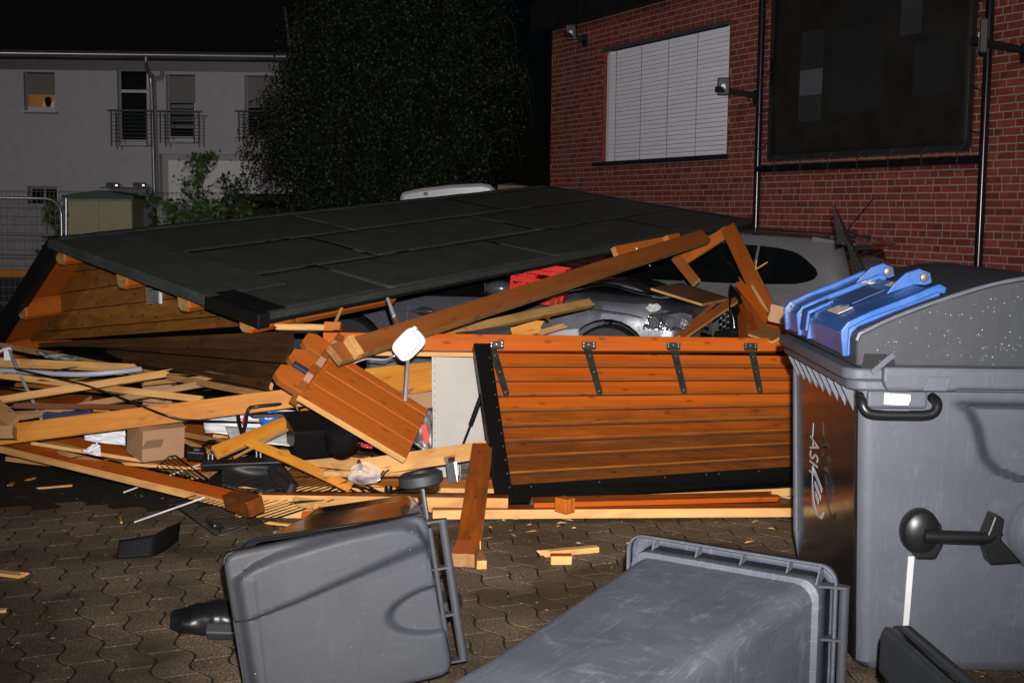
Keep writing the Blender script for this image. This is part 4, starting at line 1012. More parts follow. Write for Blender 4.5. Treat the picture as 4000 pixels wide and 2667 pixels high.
# header board above
HTL, HTR = P(1262, 1297, 8.56), P(3190, 1322, 9.06); HBL, HBR = P(1262, 1368, 8.52), P(3190, 1371, 9.02)
hn = (HTR - HTL).cross(HBL - HTL).normalized()
if hn.y > 0: hn = -hn
hd = thing('header_beam', 'orange header board carrying the hatch hinges across the middle', 'beam', HBL)
MB().hexa([HBL, HBR, HTR, HTL, HBL - hn * .07, HBR - hn * .07, HTR - hn * .07, HTL - hn * .07], [0, 0, 0, 0, 0, 0]).build('face_board', [VAR, RAW], hd, frame(HBL, HBR - HBL, hn), world=True, bevel=.004)
a, b = P(1275, 1376, 8.50), P(1860, 1384, 8.62)
MB().bar(a, b, .05, .028).build('trim_lath', RAW, hd, frame(a, b - a, UPV), world=True)
for hx in (1915, 2272, 2607, 2918):
    u = (hx - 1849) / (3190 - 1849); up = u + .008
    t_ = HTL.lerp(HTR, (hx - 1262) / (3190 - 1262)); b_ = HBL.lerp(HBR, (hx - 1262) / (3190 - 1262))
    hg = MB(); ex = (HBR - HBL).normalized(); ey = (b_ - t_).normalized()
    o_ = t_.lerp(b_, .60) + hn * .004
    hg.hexa([o_ - ex * .048 - ey * .018, o_ + ex * .048 - ey * .018, o_ + ex * .048 + ey * .022, o_ - ex * .048 + ey * .022] + [q + hn * .006 for q in (o_ - ex * .048 - ey * .018, o_ + ex * .048 - ey * .018, o_ + ex * .048 + ey * .022, o_ - ex * .048 + ey * .022)])
    ob = hg.build('hinge', HINGE, flap, frame(o_, ex, hn), world=True)
    m = MB(); m.tube([o_ + ey * .030 - ex * .045 + hn * .006, o_ + ey * .030 + ex * .045 + hn * .006], .008, 8); m.build('hinge_pin', HINGE, ob, world=True)
    m = MB(); sp = .020
    n_ = fq(0, 0, 1) - fq(0, 0); w_ = .0105
    m.hexa([fq(u + .002 - w_, .012, .021), fq(u + .002 + w_, .012, .021), fq(u + .020 + w_ * .85, .315, .021), fq(u + .020 - w_ * .85, .315, .021), fq(u + .002 - w_, .012, .027), fq(u + .002 + w_, .012, .027), fq(u + .020 + w_ * .85, .315, .027), fq(u + .020 - w_ * .85, .315, .027)])
    m.lathe([(.001, 0), (.0125 * 1.6, 0), (.0125 * 1.6, .006), (.001, .006)], 12, frame(fq(u + .020, .316, .021), ex, n_))
    m.build('hinge_strap', HINGE, ob, world=True)
    for vv in (.055, .17, .305): MB().lathe([(.001, 0), (.009, 0), (.008, .005), (.001, .007)], 8, frame(fq(u + .002 + .018 * vv / .31, vv, .027), ex, n_)).build('bolt', BOLT, ob, world=True)
    for dx, dy in ((-.035, -.008), (.035, -.008), (-.035, .012), (.035, .012), (0, .0)): MB().lathe([(.001, 0), (.006 + .004 * (dx == 0), 0), (.005 + .004 * (dx == 0), .004), (.001, .005)], 8, frame(o_ + ex * dx + ey * dy + hn * .006, ex, hn)).build('bolt', BOLT, ob, world=True)
# gas strut behind the flap's left edge
gs = thing('gas_strut', 'black gas strut between white cabinet and flap edge', 'strut', P(1810, 1735, 8.3))
MB().tube([P(1882, 1540, 8.25), P(1840, 1655, 8.3)], .016, 10).build('cylinder', BLK, gs, world=True, smooth=50)
MB().tube([P(1842, 1650, 8.3), P(1806, 1742, 8.35)], .008, 8).build('rod', BLK, gs, world=True, smooth=50)

# ================================================================ broken wall panel with log corner
BTL, BTR, BBR, BBL = P(1275, 1362, 8.25), P(1668, 1606, 8.3), P(1580, 1802, 7.72), P(1132, 1538, 7.72)
bu = ((BTR - BTL).normalized() + (BBR - BBL).normalized()).normalized()
bnm = (BTR - BTL).cross(BBL - BTL).normalized()
if bnm.y > 0: bnm = -bnm
def bq(u, v, h=0.0): return BTL.lerp(BTR, u).lerp(BBL.lerp(BBR, u), v) + bnm * h
bp = thing('log_wall_panel', 'broken reddish wall panel with chamfered log corner slanting down right', 'wall panel', bq(.9, 1))
vs_ = [0, .13, .41, .70, 1.0]
for i, (v0, v1) in enumerate(zip(vs_, vs_[1:])):
    if i: MB().hexa([bq(u, v, h) for h in (-.02, .014) for u, v in ((.05, v0 - .006), (.998, v0 - .006), (.998, v0 + .006), (.05, v0 + .006))]).build('groove_shade_strip', DARKW, bp, frame(bq(0, v0), bu, bnm), world=True)  # seam filled with a dark strip in place of groove shade
    e = [(0.0 + .02 * i, v0 + .004), (1, v0 + .004), (1, v1 - .004), (0.0 + .02 * i, v1 - .004)]
    MB().hexa([bq(u, v, -.022) for u, v in e] + [bq(u, v, .022) for u, v in e], [1, 0, 1 if i == 3 else 0, 1, 1 if i == 3 else 0, 1]).build('log_board', [REDP, RAW], bp, frame(bq(0, v0), bu, bnm), world=True, bevel=.006)
bv = ((BBL - BTL).normalized() + (BBR - BTR).normalized()).normalized()
LW_ = (BBL - BTL).length
for i, v in enumerate((.07, .44, .79)):
    c = bq(-.02, v)
    # log tail beyond the joint, octagonal outline
    w_ = LW_ * .30; tail = [(.10, -w_ * .5), (-.09, -w_ * .5), (-.135, -w_ * .28), (-.135, w_ * .28), (-.09, w_ * .5), (.10, w_ * .5)]
    M = basis(c, bu, (bnm.cross(bu)).normalized(), bnm)
    MB().prism(tail, -.024, .024, M, 0, 1).build('log_tail', [REDP, OAK], bp, M, world=True, bevel=.004)
    # crossing stub standing out of the panel face
    c2 = bq(.045, v - .02); w2_ = LW_ * .29
    out = [(-.10, -w2_ * .5), (.10, -w2_ * .5), (.145, -w2_ * .26), (.145, w2_ * .26), (.10, w2_ * .5), (-.10, w2_ * .5)]
    M2 = basis(c2, bnm, (bu.cross(bnm)).normalized(), bu)
    MB().prism(out, -.024, .024, M2, 0, 1).build('cross_log_stub', [REDP, OAK], bp, M2, world=True, bevel=.004)
c = bq(-.05, .60, .03)
MB().box((0, 0, 0), (.12, .04, .03), frame(c, bu, bnm)).build('tie_clip', mat('dark_blue_clip', (.02, .025, .05), .4), bp, frame(c, bu, bnm), world=True, bevel=.008)
# ================================================================ VEHICLES
def paint(name, c, rough=.28, metal=.5):
    s = NT(name); v = s.vec((1, 1, 1))
    n1 = s.noise(v, 5, 4, .6)
    cc = s.mix(s.mr(n1, .35, .75, 0, .5), c, tuple(x * .6 for x in c))
    nb, h = drops(s, 60, .25, None, .3)
    return s.setv(Base_Color=cc, Metallic=metal, Roughness=s.mr(n1, .3, .7, rough, rough + .12), Coat_Weight=.9, Coat_Roughness=.06, Normal=nb)
DKP = paint('dark_grey_metallic_paint', (.125, .128, .148), .26, .45); SVP = paint('silver_metallic_paint', (.150, .146, .152), .36, .2)
CGL = mat('dark_car_glass', (.004, .0045, .005), .04, var=.2); TRIM = mat('black_trim', (.01, .01, .011), .4)
RIM = mat('alloy_rim', (.34, .34, .36), .3, .9); TAIL = mat('red_lamp_glass', (.20, .008, .010), .15)
def loft(secs, closed_ends=True):
    m = MB(); n = len(secs[0])
    vs = [v for s_ in secs for v in s_]
    fs = [(i * n + j, (i + 1) * n + j, (i + 1) * n + j + 1, i * n + j + 1) for i in range(len(secs) - 1) for j in range(n - 1)]
    if closed_ends: fs += [tuple(range(n)), tuple((len(secs) - 1) * n + j for j in range(n - 1, -1, -1))]
    return m.add(vs, fs)
def interp(tab, x):
    for (x0, *a), (x1, *b) in zip(tab, tab[1:]):
        if x0 <= x <= x1:
            t = (x - x0) / (x1 - x0) if x1 > x0 else 0; return [p + (q - p) * t for p, q in zip(a, b)]
    return list(tab[0][1:]) if x < tab[0][0] else list(tab[-1][1:])
def section(x, hw, zs, zb, zd, crush=0.0, seed=0):
    half = [(hw * .86, zs), (hw * .96, zs + .08), (hw, zs + (zb - zs) * .4), (hw * .995, zs + (zb - zs) * .72), (hw * .965, zb - .06), (hw * .93, zb - .01), (hw * .80, zb + (zd - zb) * .75), (hw * .45, zd), (0, zd + .015)]
    pts = half + [(-a, b) for a, b in half[-2::-1]]
    out = []
    for a, b in pts:
        v = Vector((x, a, b))
        if crush:
            d = mnoise.noise_vector(Vector((x * 3.1 + seed, a * 3.1, b * 4))) + .5 * mnoise.noise_vector(Vector((x * 9 + seed, a * 8, b * 11))); v += d * crush
        out.append(v)
    return out
def cut_arches(o, xs, r, zc):
    m = MB()
    for x in xs: m.tube([(x, -1.3, zc), (x, 1.3, zc)], r, 28)
    me = bpy.data.meshes.new('cut'); me.from_pydata([tuple(v) for v in m.v], [], m.f)
    c = bpy.data.objects.new('cut', me); col.objects.link(c); c.matrix_world = W[o]
    md = o.modifiers.new('a', 'BOOLEAN'); md.operation = 'DIFFERENCE'; md.object = c; md.solver = 'EXACT'
    sp = o.parent; o.parent = None; bk = o.matrix_basis.copy(); o.matrix_basis = W[o]
    bpy.context.view_layer.update()
    dg = bpy.context.evaluated_depsgraph_get()
    nm = bpy.data.meshes.new_from_object(o.evaluated_get(dg))
    o.modifiers.clear(); o.data = nm; o.parent = sp; o.matrix_basis = bk
    bpy.data.objects.remove(c)
def wheel(parent, x, y, r=.325, w=.21):
    s_ = -1 if y < 0 else 1
    M = W[parent] @ basis((x, y, r), (1, 0, 0), (0, 0, s_), (0, -s_, 0)) if False else W[parent] @ Matrix.Translation((x, y, r)) @ Matrix.Rotation(-s_ * math.pi / 2, 4, 'X')
    t = MB().lathe([(r * .66, -w / 2), (r * .93, -w / 2), (r, -w * .32), (r, w * .32), (r * .93, w / 2), (r * .66, w / 2)], 36).build('tyre', RUB, parent, M, smooth=40)
    m = MB().lathe([(r * .62, -w * .3), (r * .66, w * .40), (r * .60, w * .42), (r * .57, w * .15), (.02, w * .1)], 30)
    for k in range(7):
        a = 2 * math.pi * k / 7; m.bar((math.cos(a) * .05, math.sin(a) * .05, w * .36), (math.cos(a) * r * .62, math.sin(a) * r * .62, w * .40), .045, .03)
    m.lathe([(.001, w * .36), (.06, w * .36), (.05, w * .44), (.001, w * .45)], 14)
    m.build('rim', RIM, t, M, smooth=40)
# -- dark damaged car
h_ = Vector((.97, -.243, 0)); l_ = Vector((.243, .97, 0))
MC = basis((-.17, 13.85, 0), h_, l_, (0, 0, 1))
car = thing('damaged_car', 'dark grey car with crushed front lying under the fallen roof', 'car', M=MC)
tab = [(-2.2, .70, .40, .86, .92), (-2.05, .82, .28, .92, 1.0), (-1.3, .87, .24, .96, 1.03), (.5, .88, .23, .96, 1.04), (.9, .88, .23, .97, 1.04), (1.5, .87, .23, .95, 1.0), (1.95, .85, .24, .90, .95), (2.15, .80, .28, .86, .90), (2.28, .66, .36, .74, .78)]
secs = []
x = -2.2
while x <= 2.26:
    hw, zs, zb, zd = interp(tab, x); cr_ = .065 * sstep(1.35, 2.1, x); secs.append(section(x, hw, zs, zb, zd, cr_)); x += .075
body = loft(secs).build('body', DKP, car, MC, smooth=24)
cut_arches(body, (1.35, -1.35), .41, .37)
for x in (1.35, -1.35):
    for s_ in (-1, 1): wheel(car, x, s_ * .79, .36)
gt = [(-1.75, .62, 1.0, 1.04), (-1.1, .70, .98, 1.27), (-.2, .70, .98, 1.30), (.15, .70, .98, 1.28), (.92, .66, 1.0, 1.06)]
secs = []
for i in range(16):
    x = -1.75 + 2.6 * i / 15; hw, zb, zr = interp(gt, x); k = (zr - zb)
    half = [(hw + .12, zb - .06), (hw + .10, zb), (hw, zb + k * .6), (hw * .9, zr - .03), (hw * .6, zr), (0, zr + .02)]
    secs.append([Vector((x, a, b)) for a, b in half + [(-a, b) for a, b in half[-2::-1]]])
loft(secs).build('cabin', CGL, car, MC, smooth=38)
m = MB()
for sgn in (-1, 1): m.tube([(-1.7, sgn * .70, 1.0), (-1.05, sgn * .65, 1.265), (.1, sgn * .65, 1.275), (.85, sgn * .72, 1.0)], .035, 6)
m.build('roof_frame', DKP, car, MC, smooth=50)
m = MB().tube(smooth_path([(-1.0, -.893, .80), (.2, -.897, .82), (.75, -.896, .85), (1.15, -.893, .87), (1.5, -.89, .84), (1.70, -.885, .80)], 5), .009, 6).build('feature_line', DKP, car, MC, smooth=60)
# door gaps, handle, mirror
def seam(pts, r=.006): return MB().tube(pts, r, 5).build('panel_gap', TRIM, car, MC)
seam([(.62, -.884, .25), (.66, -.884, .55), (.64, -.862, .86)]); seam([(-.72, -.882, .25), (-.72, -.884, .6), (-.70, -.862, .86)])
MB().tube(smooth_path([(-.63, -.885, .79), (-.60, -.915, .80), (-.45, -.918, .805), (-.41, -.885, .80)], 4), .014, 8).build('door_handle', DKP, car, MC, smooth=60)
MB().lathe([(.001, -.002), (.085, 0), (.08, .01), (.001, .012)], 16, Matrix.Translation((-.52, -.876, .80)) @ Matrix.Rotation(math.pi / 2, 4, 'X') @ Matrix.Diagonal((1.15, .55, 1, 1))).build('handle_cup', TRIM, car, MC)
mr = MB().lathe([(.001, -.13), (.07, -.12), (.10, -.05), (.105, .03), (.08, .10), (.001, .12)], 16, Matrix.Translation((.30, -1.02, 1.06)) @ Matrix.Rotation(math.pi / 2, 4, 'Y') @ Matrix.Diagonal((.75, 1, 1, 1))).build('mirror', DKP, car, MC, smooth=60)
MB().box((.17, -1.02, 1.06), (.01, .17, .11)).build('mirror_glass', CHROME, mr, MC)
MB().tube([(.33, -.90, .97), (.31, -.98, 1.02)], .03, 8).build('mirror_arm', TRIM, mr, MC)
# crumpled bonnet, chrome edge, headlight, bumper
m = MB()
def bon(u, v):
    x = .92 + 1.15 * u; y = -.78 + 1.56 * v
    z = 1.03 - .03 * u + .12 * math.sin(min(1, u * 1.3) * math.pi) * (1 - .3 * abs(2 * v - 1)) + .05 * mnoise.noise(Vector((x * 3, y * 2.4, 1)))
    return (x, y, z)
m.grid(bon, 16, 14); m.build('bonnet', DKP, car, MC, smooth=35, solid=.012)
m = MB(); m.tube(smooth_path([bon(-.06, .01), bon(.08, .005), bon(.35, 0), bon(.7, .0), bon(1, .02)], 4), .016, 6); m.build('chrome_edge', CHROME, car, MC, smooth=60)
hlp = [(1.70, -.895, .70), (2.02, -.85, .68), (2.22, -.72, .70), (2.16, -.70, .84), (1.96, -.84, .87), (1.76, -.892, .83)]
hl = MB().add([Vector(q) + Vector((0, -.012, 0)) for q in hlp] + [Vector(q) + Vector((-.03, .14, 0)) for q in hlp], [(0, 1, 2, 3, 4, 5), (6, 7, 8, 9, 10, 11)] + [(i, (i + 1) % 6, 6 + (i + 1) % 6, 6 + i) for i in range(6)]).build('headlight', mat('headlight_glass', (.16, .16, .17), .12, .7, var=.9, vs=26, bump=1.0, bs=22), car, MC)
for (x, y, z, r) in ((1.82, -.91, .765, .055), (1.97, -.875, .775, .06), (2.09, -.815, .765, .045)):
    MB().lathe([(.001, -.01), (r * .5, .0), (r, .03), (r * 1.05, .035), (r * .9, .05), (.001, .02)], 14, Matrix.Translation((x, y, z)) @ Matrix.Rotation(math.pi / 2, 4, 'X')).build('reflector', mat('lamp_reflector', (.5, .5, .52), .15, .8, bump=.8, bs=40), hl, MC)
tpv = [Vector((1.80 + .075 * (1 + .6 * mnoise.noise(Vector((k * 1.7, 2, 0)))) * math.cos(k * .52), -.915, .905 + .035 * (1 + .8 * mnoise.noise(Vector((k * 2.3, 5, 0)))) * math.sin(k * .52))) for k in range(12)]
MB().add(tpv, [tuple(range(12))]).build('torn_paint', mat('bare_filler', (.42, .41, .40), .5, var=.5, vs=40), car, MC)
m = MB()
def bmp(u, v):
    t = u * 1.5; x = 1.55 + .75 * math.sin(t); y = -.90 + .55 * (1 - math.cos(t)) ; z = .24 + .26 * v
    d = mnoise.noise_vector(Vector((x * 4, y * 4, z * 4))) * .05
    return Vector((x, y, z)) + d
m.grid(bmp, 18, 6); m.build('front_bumper', DKP, car, MC, smooth=45, solid=.01)
# torn wheel arch liner / bumper fin sticking up at the front
tf = thing('torn_bumper', 'torn black bumper corner curling upward at the front of the dark car', 'bumper', P(2870, 1320, 11.6))
m = MB()
def fin(u, v):
    cx, cy = 2848 + 42 * math.sin(math.pi * (.15 + .75 * u)), 1325 - 205 * u
    wv = (18 + 20 * math.sin(math.pi * u)) * (1 - u ** 6 * .9)
    return P(cx + wv * (v - .5) * 2 - 10 * u * u, cy - (10 * u if v > .5 else 0), 11.5 + .12 * math.sin(v * math.pi) + .25 * u)
m.grid(fin, 16, 6); m.build('fin', BLK, tf, world=True, smooth=60, solid=.008)
m = MB(); m.tube(smooth_path([P(2835, 1185, 11.7), P(2862, 1230, 11.62), P(2868, 1290, 11.6), P(2850, 1330, 11.6)], 5), .005, 6); m.build('edge_bead', STEEL, tf, world=True, smooth=60)
m = MB().tube([P(2800, 1315, 11.6), P(2860, 1300, 11.5), P(2905, 1310, 11.5)], .05, 8); m.build('bracket', BLK, tf, world=True)
m = MB()
for k in range(16): m.lathe([(.001, 0), (.018, 0), (.014, .02), (.001, .022)], 8, Matrix.Translation(P(2818 + (k % 3) * 14, 1195 + k * 8, 11.75)) @ Matrix.Rotation(math.pi / 2, 4, 'X'))
m.build('grille_studs', BLK, tf, world=True)

# -- silver estate car behind
h2 = Vector((-.81, .588, 0)).normalized(); l2 = Vector((-.588, -.81, 0)).normalized()
MS = basis((2.20, 15.6, 0), h2, l2, (0, 0, 1))
sc_ = thing('silver_car', 'silver estate car with black side windows parked along the brick wall', 'car', M=MS)
tab = [(-2.25, .62, .42, .85, .90), (-2.2, .78, .35, .96, 1.00), (-2.0, .86, .26, 1.03, 1.06), (-1.3, .90, .22, 1.05, 1.08), (1.0, .90, .22, 1.01, 1.05), (1.6, .88, .22, .95, 1.02), (2.1, .80, .25, .84, .90), (2.28, .60, .32, .66, .70)]
secs = []; x = -2.25
while x <= 2.29: secs.append(section(x, *interp(tab, x))); x += .09
body = loft(secs).build('body', SVP, sc_, MS, smooth=38)
cut_arches(body, (1.38, -1.38), .38, .34)
for x in (1.38, -1.38):
    for s_ in (-1, 1): wheel(sc_, x, s_ * .80, .34)
gt = [(-2.24, .66, 1.0, 1.06), (-2.12, .66, 1.02, 1.30), (-1.97, .66, 1.04, 1.53), (-1.7, .675, 1.04, 1.575), (-.7, .69, 1.04, 1.615), (.2, .685, 1.03, 1.60), (.55, .67, 1.02, 1.53), (1.35, .62, 1.0, 1.06)]
def ghalf(x):
    hw, zb, zr = interp(gt, x); k = zr - zb
    return [(hw + .165, zb - .05), (hw + .16, zb), (hw + .10, zb + k * .45), (hw + .02, zb + k * .82), (hw * .93, zr - .02), (hw * .6, zr), (0, zr + .02)]
secs = []
for i in range(37):
    x = -2.24 + 3.59 * i / 36; half = ghalf(x); secs.append([Vector((x, a, b)) for a, b in half + [(-a, b) for a, b in half[-2::-1]]])
loft(secs).build('cabin', SVP, sc_, MS, smooth=38)
def gy(x, z):
    h = ghalf(x)
    for (a0, b0), (a1, b1) in zip(h, h[1:]):
        if b0 <= z <= b1 and b1 > b0: return a0 + (a1 - a0) * (z - b0) / (b1 - b0)
    return h[-3][0]
def sidepane(name, outline, n=10):
    m = MB(); xs = sorted({round(x, 4) for x, z in outline}); x0, x1 = xs[0], xs[-1]
    def span(x):
        zz = []
        for (a, b), (c, d) in zip(outline, outline[1:] + outline[:1]):
            if min(a, c) - 1e-6 <= x <= max(a, c) + 1e-6: zz.append(b + (d - b) * ((x - a) / (c - a) if abs(c - a) > 1e-6 else 0)); zz.append(b if abs(c - a) < 1e-6 else zz[-1])
        return min(zz), max(zz)
    NX = 24
    def fn(u, v):
        x = x0 + 1e-4 + (x1 - x0 - 2e-4) * u; a, b = span(x); z = a + (b - a) * v; return (x, gy(x, z) + .012, z)
    m.grid(fn, NX, 10); return m.build(name, CGL, sc_, MS, smooth=60)
def win_outline(pts): return [(p.x, p.z) for p in smooth_path([Vector((a, 0, b)) for a, b in pts], 4)]
# one dark glass band split into front door, rear door and quarter panes
ZT_ = lambda x: interp(gt, x)[2] - .125
def band(x0, x1, n=8):
    top = [(x0 + (x1 - x0) * i / n, ZT_(x0 + (x1 - x0) * i / n)) for i in range(n + 1)]
    bot = [(x1 + (x0 - x1) * i / n, 1.055) for i in range(n + 1)]; return bot[::-1][:1] and top + bot
m_ = sidepane('side_window', band(-.28, .62)); m_ = sidepane('side_window', band(-1.12, -.31))
q = [(-1.15, ZT_(-1.15))] + win_outline([(-1.35, ZT_(-1.3) - .01), (-1.60, 1.40), (-1.80, 1.27), (-1.86, 1.19), (-1.80, 1.12), (-1.62, 1.075)]) + [(-1.15, 1.055)]
sidepane('side_window', q)
# rear glass, spoiler, lamp, antenna, seams
m = MB(); m.add([(-2.165, -.60, 1.10), (-2.165, .60, 1.10), (-2.06, .56, 1.44), (-2.06, -.56, 1.44)], [(0, 1, 2, 3)]); m.build('rear_window', CGL, sc_, MS)
MB().hexa([(-2.17, -.62, 1.485), (-2.17, .62, 1.485), (-1.7, .66, 1.52), (-1.7, -.66, 1.52), (-2.20, -.62, 1.515), (-2.20, .62, 1.515), (-1.72, .66, 1.585), (-1.72, -.66, 1.585)]).build('roof_spoiler', SVP, sc_, MS, bevel=.015)
MB().box((-2.195, -.05, 1.50), (.02, .42, .022)).build('brake_lamp', TAIL, sc_, MS)
for s_ in (-1, 1): MB().hexa([(-2.24, s_ * .55, .88), (-2.20, s_ * .80, .88), (-2.02, s_ * .90, .92), (-2.1, s_ * .6, .9), (-2.22, s_ * .55, 1.03), (-2.16, s_ * .80, 1.03), (-2.0, s_ * .87, 1.04), (-2.1, s_ * .6, 1.03)]).build('tail_lamp', TAIL, sc_, MS)
MB().tube([(-1.95, .0, 1.585), (-1.80, 0, 1.625), (-1.72, 0, 1.60)], .03, 6).build('antenna_base', TRIM, sc_, MS)
MB().tube([(-1.82, 0, 1.62), (-2.15, .05, 2.0)], .005, 5).build('antenna', TRIM, sc_, MS)
for y_ in (.60, -.60): MB().tube([(-1.9, y_, 1.575), (-.6, y_ * 1.02, 1.635), (.3, y_, 1.615)], .014, 6).build('roof_rail', TRIM, sc_, MS)
MB().tube([(-1.0, .912, .40), (-1.02, .915, .7), (-1.12, .882, 1.0)], .005, 4).build('panel_gap', TRIM, sc_, MS)
# bent perforated metal plate sticking up behind the container
pt = thing('bent_metal_sheet', 'bent patterned metal strip sticking up in front of the silver car rear', 'metal sheet', P(3390, 1080, 10.2))
PLT = mat('patterned_sheet_metal', (.055, .052, .046), .4, .7, var=.6, vs=60, bump=.8, bs=70)
q = [P(3255, 795, 10.2), P(3300, 880, 10.2), P(3395, 1085, 10.2), P(3335, 1085, 10.15), P(3305, 930, 10.15)]
MB().add(q, [(0, 1, 2, 3, 4)]).build('strip', PLT, pt, world=True, solid=.006)
q = [P(3252, 800, 10.22), P(3300, 930, 10.3), P(3306, 940, 10.2), P(3270, 955, 10.28), P(3262, 880, 10.25)]
MB().add(q, [(0, 1, 2, 3, 4)]).build('bent_flange', mat('plain_sheet_metal', (.12, .12, .11), .35, .8), pt, world=True, solid=.004)
# -- white vehicle and dark van behind the roof
def prof_vehicle(name, label, pts, y, depth, mt, cat='van'):
    t = thing(name, label, cat, P(sum(p[0] for p in pts) / len(pts), 1100, y)); W_ = [P(a, b, y) for a, b in pts]
    pl = [(w_.x, w_.z) for w_ in W_]; pl = [(pl[0][0], .25)] + pl + [(pl[-1][0], .25)]
    o = MB().prism(pl, -depth, 0, basis((0, y, 0), (1, 0, 0), (0, 0, 1), (0, -1, 0))).build('body', mt, t, world=True, bevel=.06, smooth=40)
    return t
vw = prof_vehicle('white_van', 'white vehicle roof showing behind the collapsed roof ridge', [(1560, 790), (1566, 752), (1640, 736), (1760, 722), (1880, 716), (1915, 722), (1940, 745), (1948, 790)], 22.5, 1.6, mat('white_car_paint', (.42, .41, .44), .3, var=.05))
a = P(1663, 757, 22.5); MB().box((a.x, 22.48, a.z), (.07, .03, .055)).build('flap', TRIM, vw, world=True)
for dx in (-.75, .6): wheel(vw, P(1750, 800, 22.5).x + dx - W[vw].translation.x, .15)
ob = MB().hexa([P(1940, 765, 23), P(2070, 765, 23), P(2070, 765, 24), P(1940, 765, 24), P(1945, 722, 23), P(2065, 728, 23), P(2050, 725, 24), P(1990, 715, 24)]).build('straw_board', mat('straw_coloured_sheet', (.16, .125, .06), .8), M=Matrix.Translation(P(2000, 760, 23)), world=True)
tag(ob, 'straw coloured sheet edge beside the white vehicle behind the ridge', 'board')
vb = prof_vehicle('dark_van', 'black van behind the saplings and wire fence', [(855, 830), (860, 775), (885, 757), (1120, 757), (1150, 775), (1158, 830)], 30.5, 2.6, mat('black_van_paint', (.006, .006, .007), .25))
a, b = P(890, 812, 30.44), P(1120, 785, 30.44); MB().box(((a.x + b.x) / 2, 30.46, (a.z + b.z) / 2), (b.x - a.x, .02, b.z - a.z)).build('rear_window', CGL, vb, world=True)
for px in (880, 1130): q = P(px, 835, 30.4); MB().box((q.x, 30.46, q.z), (.10, .03, .25)).build('tail_lamp', TAIL, vb, world=True)
# ================================================================ WASTE CONTAINER (right foreground)
CX, CY = 1.285, 4.93
MK = Matrix.Translation((CX, CY, 0)) @ Matrix.Rotation(math.radians(-1.0), 4, 'Z')
ct = thing('waste_container', 'large dark grey waste container with round lid and blue flap at right', 'container', M=MK)
DX, DY, RZ = 1.10, 1.37, 1.17
# body: rounded rectangular loft, slightly tapered; near side face gets a dished pocket
def rrect(x0, x1, y0, y1, r, n=6):
    out = []
    for cx, cy, a in ((x1 - r, y0 + r, -90), (x1 - r, y1 - r, 0), (x0 + r, y1 - r, 90), (x0 + r, y0 + r, 180)):
        out += [(cx + r * math.cos(math.radians(a + 90 * i / n)), cy + r * math.sin(math.radians(a + 90 * i / n))) for i in range(n + 1)]
    return out
def pocket(x, z):
    """how far the near face is pressed in at local x, z"""
    xb = interp([(.70, 1.2), (.78, .80), (.79, .67), (.82, .58), (.87, .53), (.93, .51), (1.0, .49), (1.06, .455), (1.085, .40), (1.2, .38)], z)[0]
    return .085 * sstep(-.01, .075, x - xb) * sstep(1.105, 1.06, z)
rings = []
zl = [.015, .05] + [.05 + (RZ - .05) * i / 90 for i in range(1, 91)]
for z in zl:
    t = (RZ - z) / RZ; i_ = .045 + .045 * t + (.03 if z < .03 else 0)
    o_ = rrect(i_, DX - i_, i_, DY - i_, .055)
    ring = []
    # densify the near face (y = i_)
    pts = []
    for k in range(len(o_)):
        a, b = o_[k], o_[(k + 1) % len(o_)]; pts.append(a)
        if abs(a[1] - i_) < 1e-6 and abs(b[1] - i_) < 1e-6:
            pts += [(a[0] + (b[0] - a[0]) * s_ / 90, a[1]) for s_ in range(1, 90)]
    rings.append([Vector((x, y + (pocket(x, z) if y < i_ + .001 else 0), z)) for x, y in pts])
m = MB(); n = len(rings[0])
m.add([v for r_ in rings for v in r_], [(i * n + j, i * n + (j + 1) % n, (i + 1) * n + (j + 1) % n, (i + 1) * n + j) for i in range(len(rings) - 1) for j in range(n)] + [tuple(range(n))])
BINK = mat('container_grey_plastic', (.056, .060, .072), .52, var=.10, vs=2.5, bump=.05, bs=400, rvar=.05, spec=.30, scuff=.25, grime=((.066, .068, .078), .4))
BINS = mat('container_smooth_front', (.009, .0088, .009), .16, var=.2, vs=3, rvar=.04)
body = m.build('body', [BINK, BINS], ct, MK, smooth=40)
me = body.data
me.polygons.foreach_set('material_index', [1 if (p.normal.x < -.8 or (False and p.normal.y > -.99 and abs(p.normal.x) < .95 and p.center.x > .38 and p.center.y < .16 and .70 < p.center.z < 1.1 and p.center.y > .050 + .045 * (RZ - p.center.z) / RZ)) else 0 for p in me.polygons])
# rim: stepped collar
def collar(name, z0, z1, out, mt, bev=.008):
    a = rrect(-out, DX + out, -out, DY + out, .07, 6); b = rrect(.05, DX - .05, .05, DY - .05, .05, 6); n = len(a)
    vs = [Vector((x, y, z0)) for x, y in a] + [Vector((x, y, z1)) for x, y in a] + [Vector((x, y, z1)) for x, y in b] + [Vector((x, y, z0)) for x, y in b]
    fs = [(r_ * n + j, r_ * n + (j + 1) % n, ((r_ + 1) % 4) * n + (j + 1) % n, ((r_ + 1) % 4) * n + j) for r_ in range(4) for j in range(n)]
    return MB().add(vs, fs).build(name, mt, ct, MK, smooth=50, bevel=bev)
collar('rim_lower', 1.142, 1.182, .0, BINK); collar('rim_upper', 1.184, 1.228, .022, BINK)
# gusset ribs under the front rim (left face)
for i in range(9):
    y = .12 + i * .135
    MB().add([(.055, y, 1.142), (.0, y, 1.142), (.058, y, 1.03), (.055, y + .014, 1.142), (.0, y + .014, 1.142), (.058, y + .014, 1.03)], [(0, 1, 2), (5, 4, 3), (0, 3, 4, 1), (1, 4, 5, 2), (2, 5, 3, 0)]).build('rib', BINK, ct, MK)
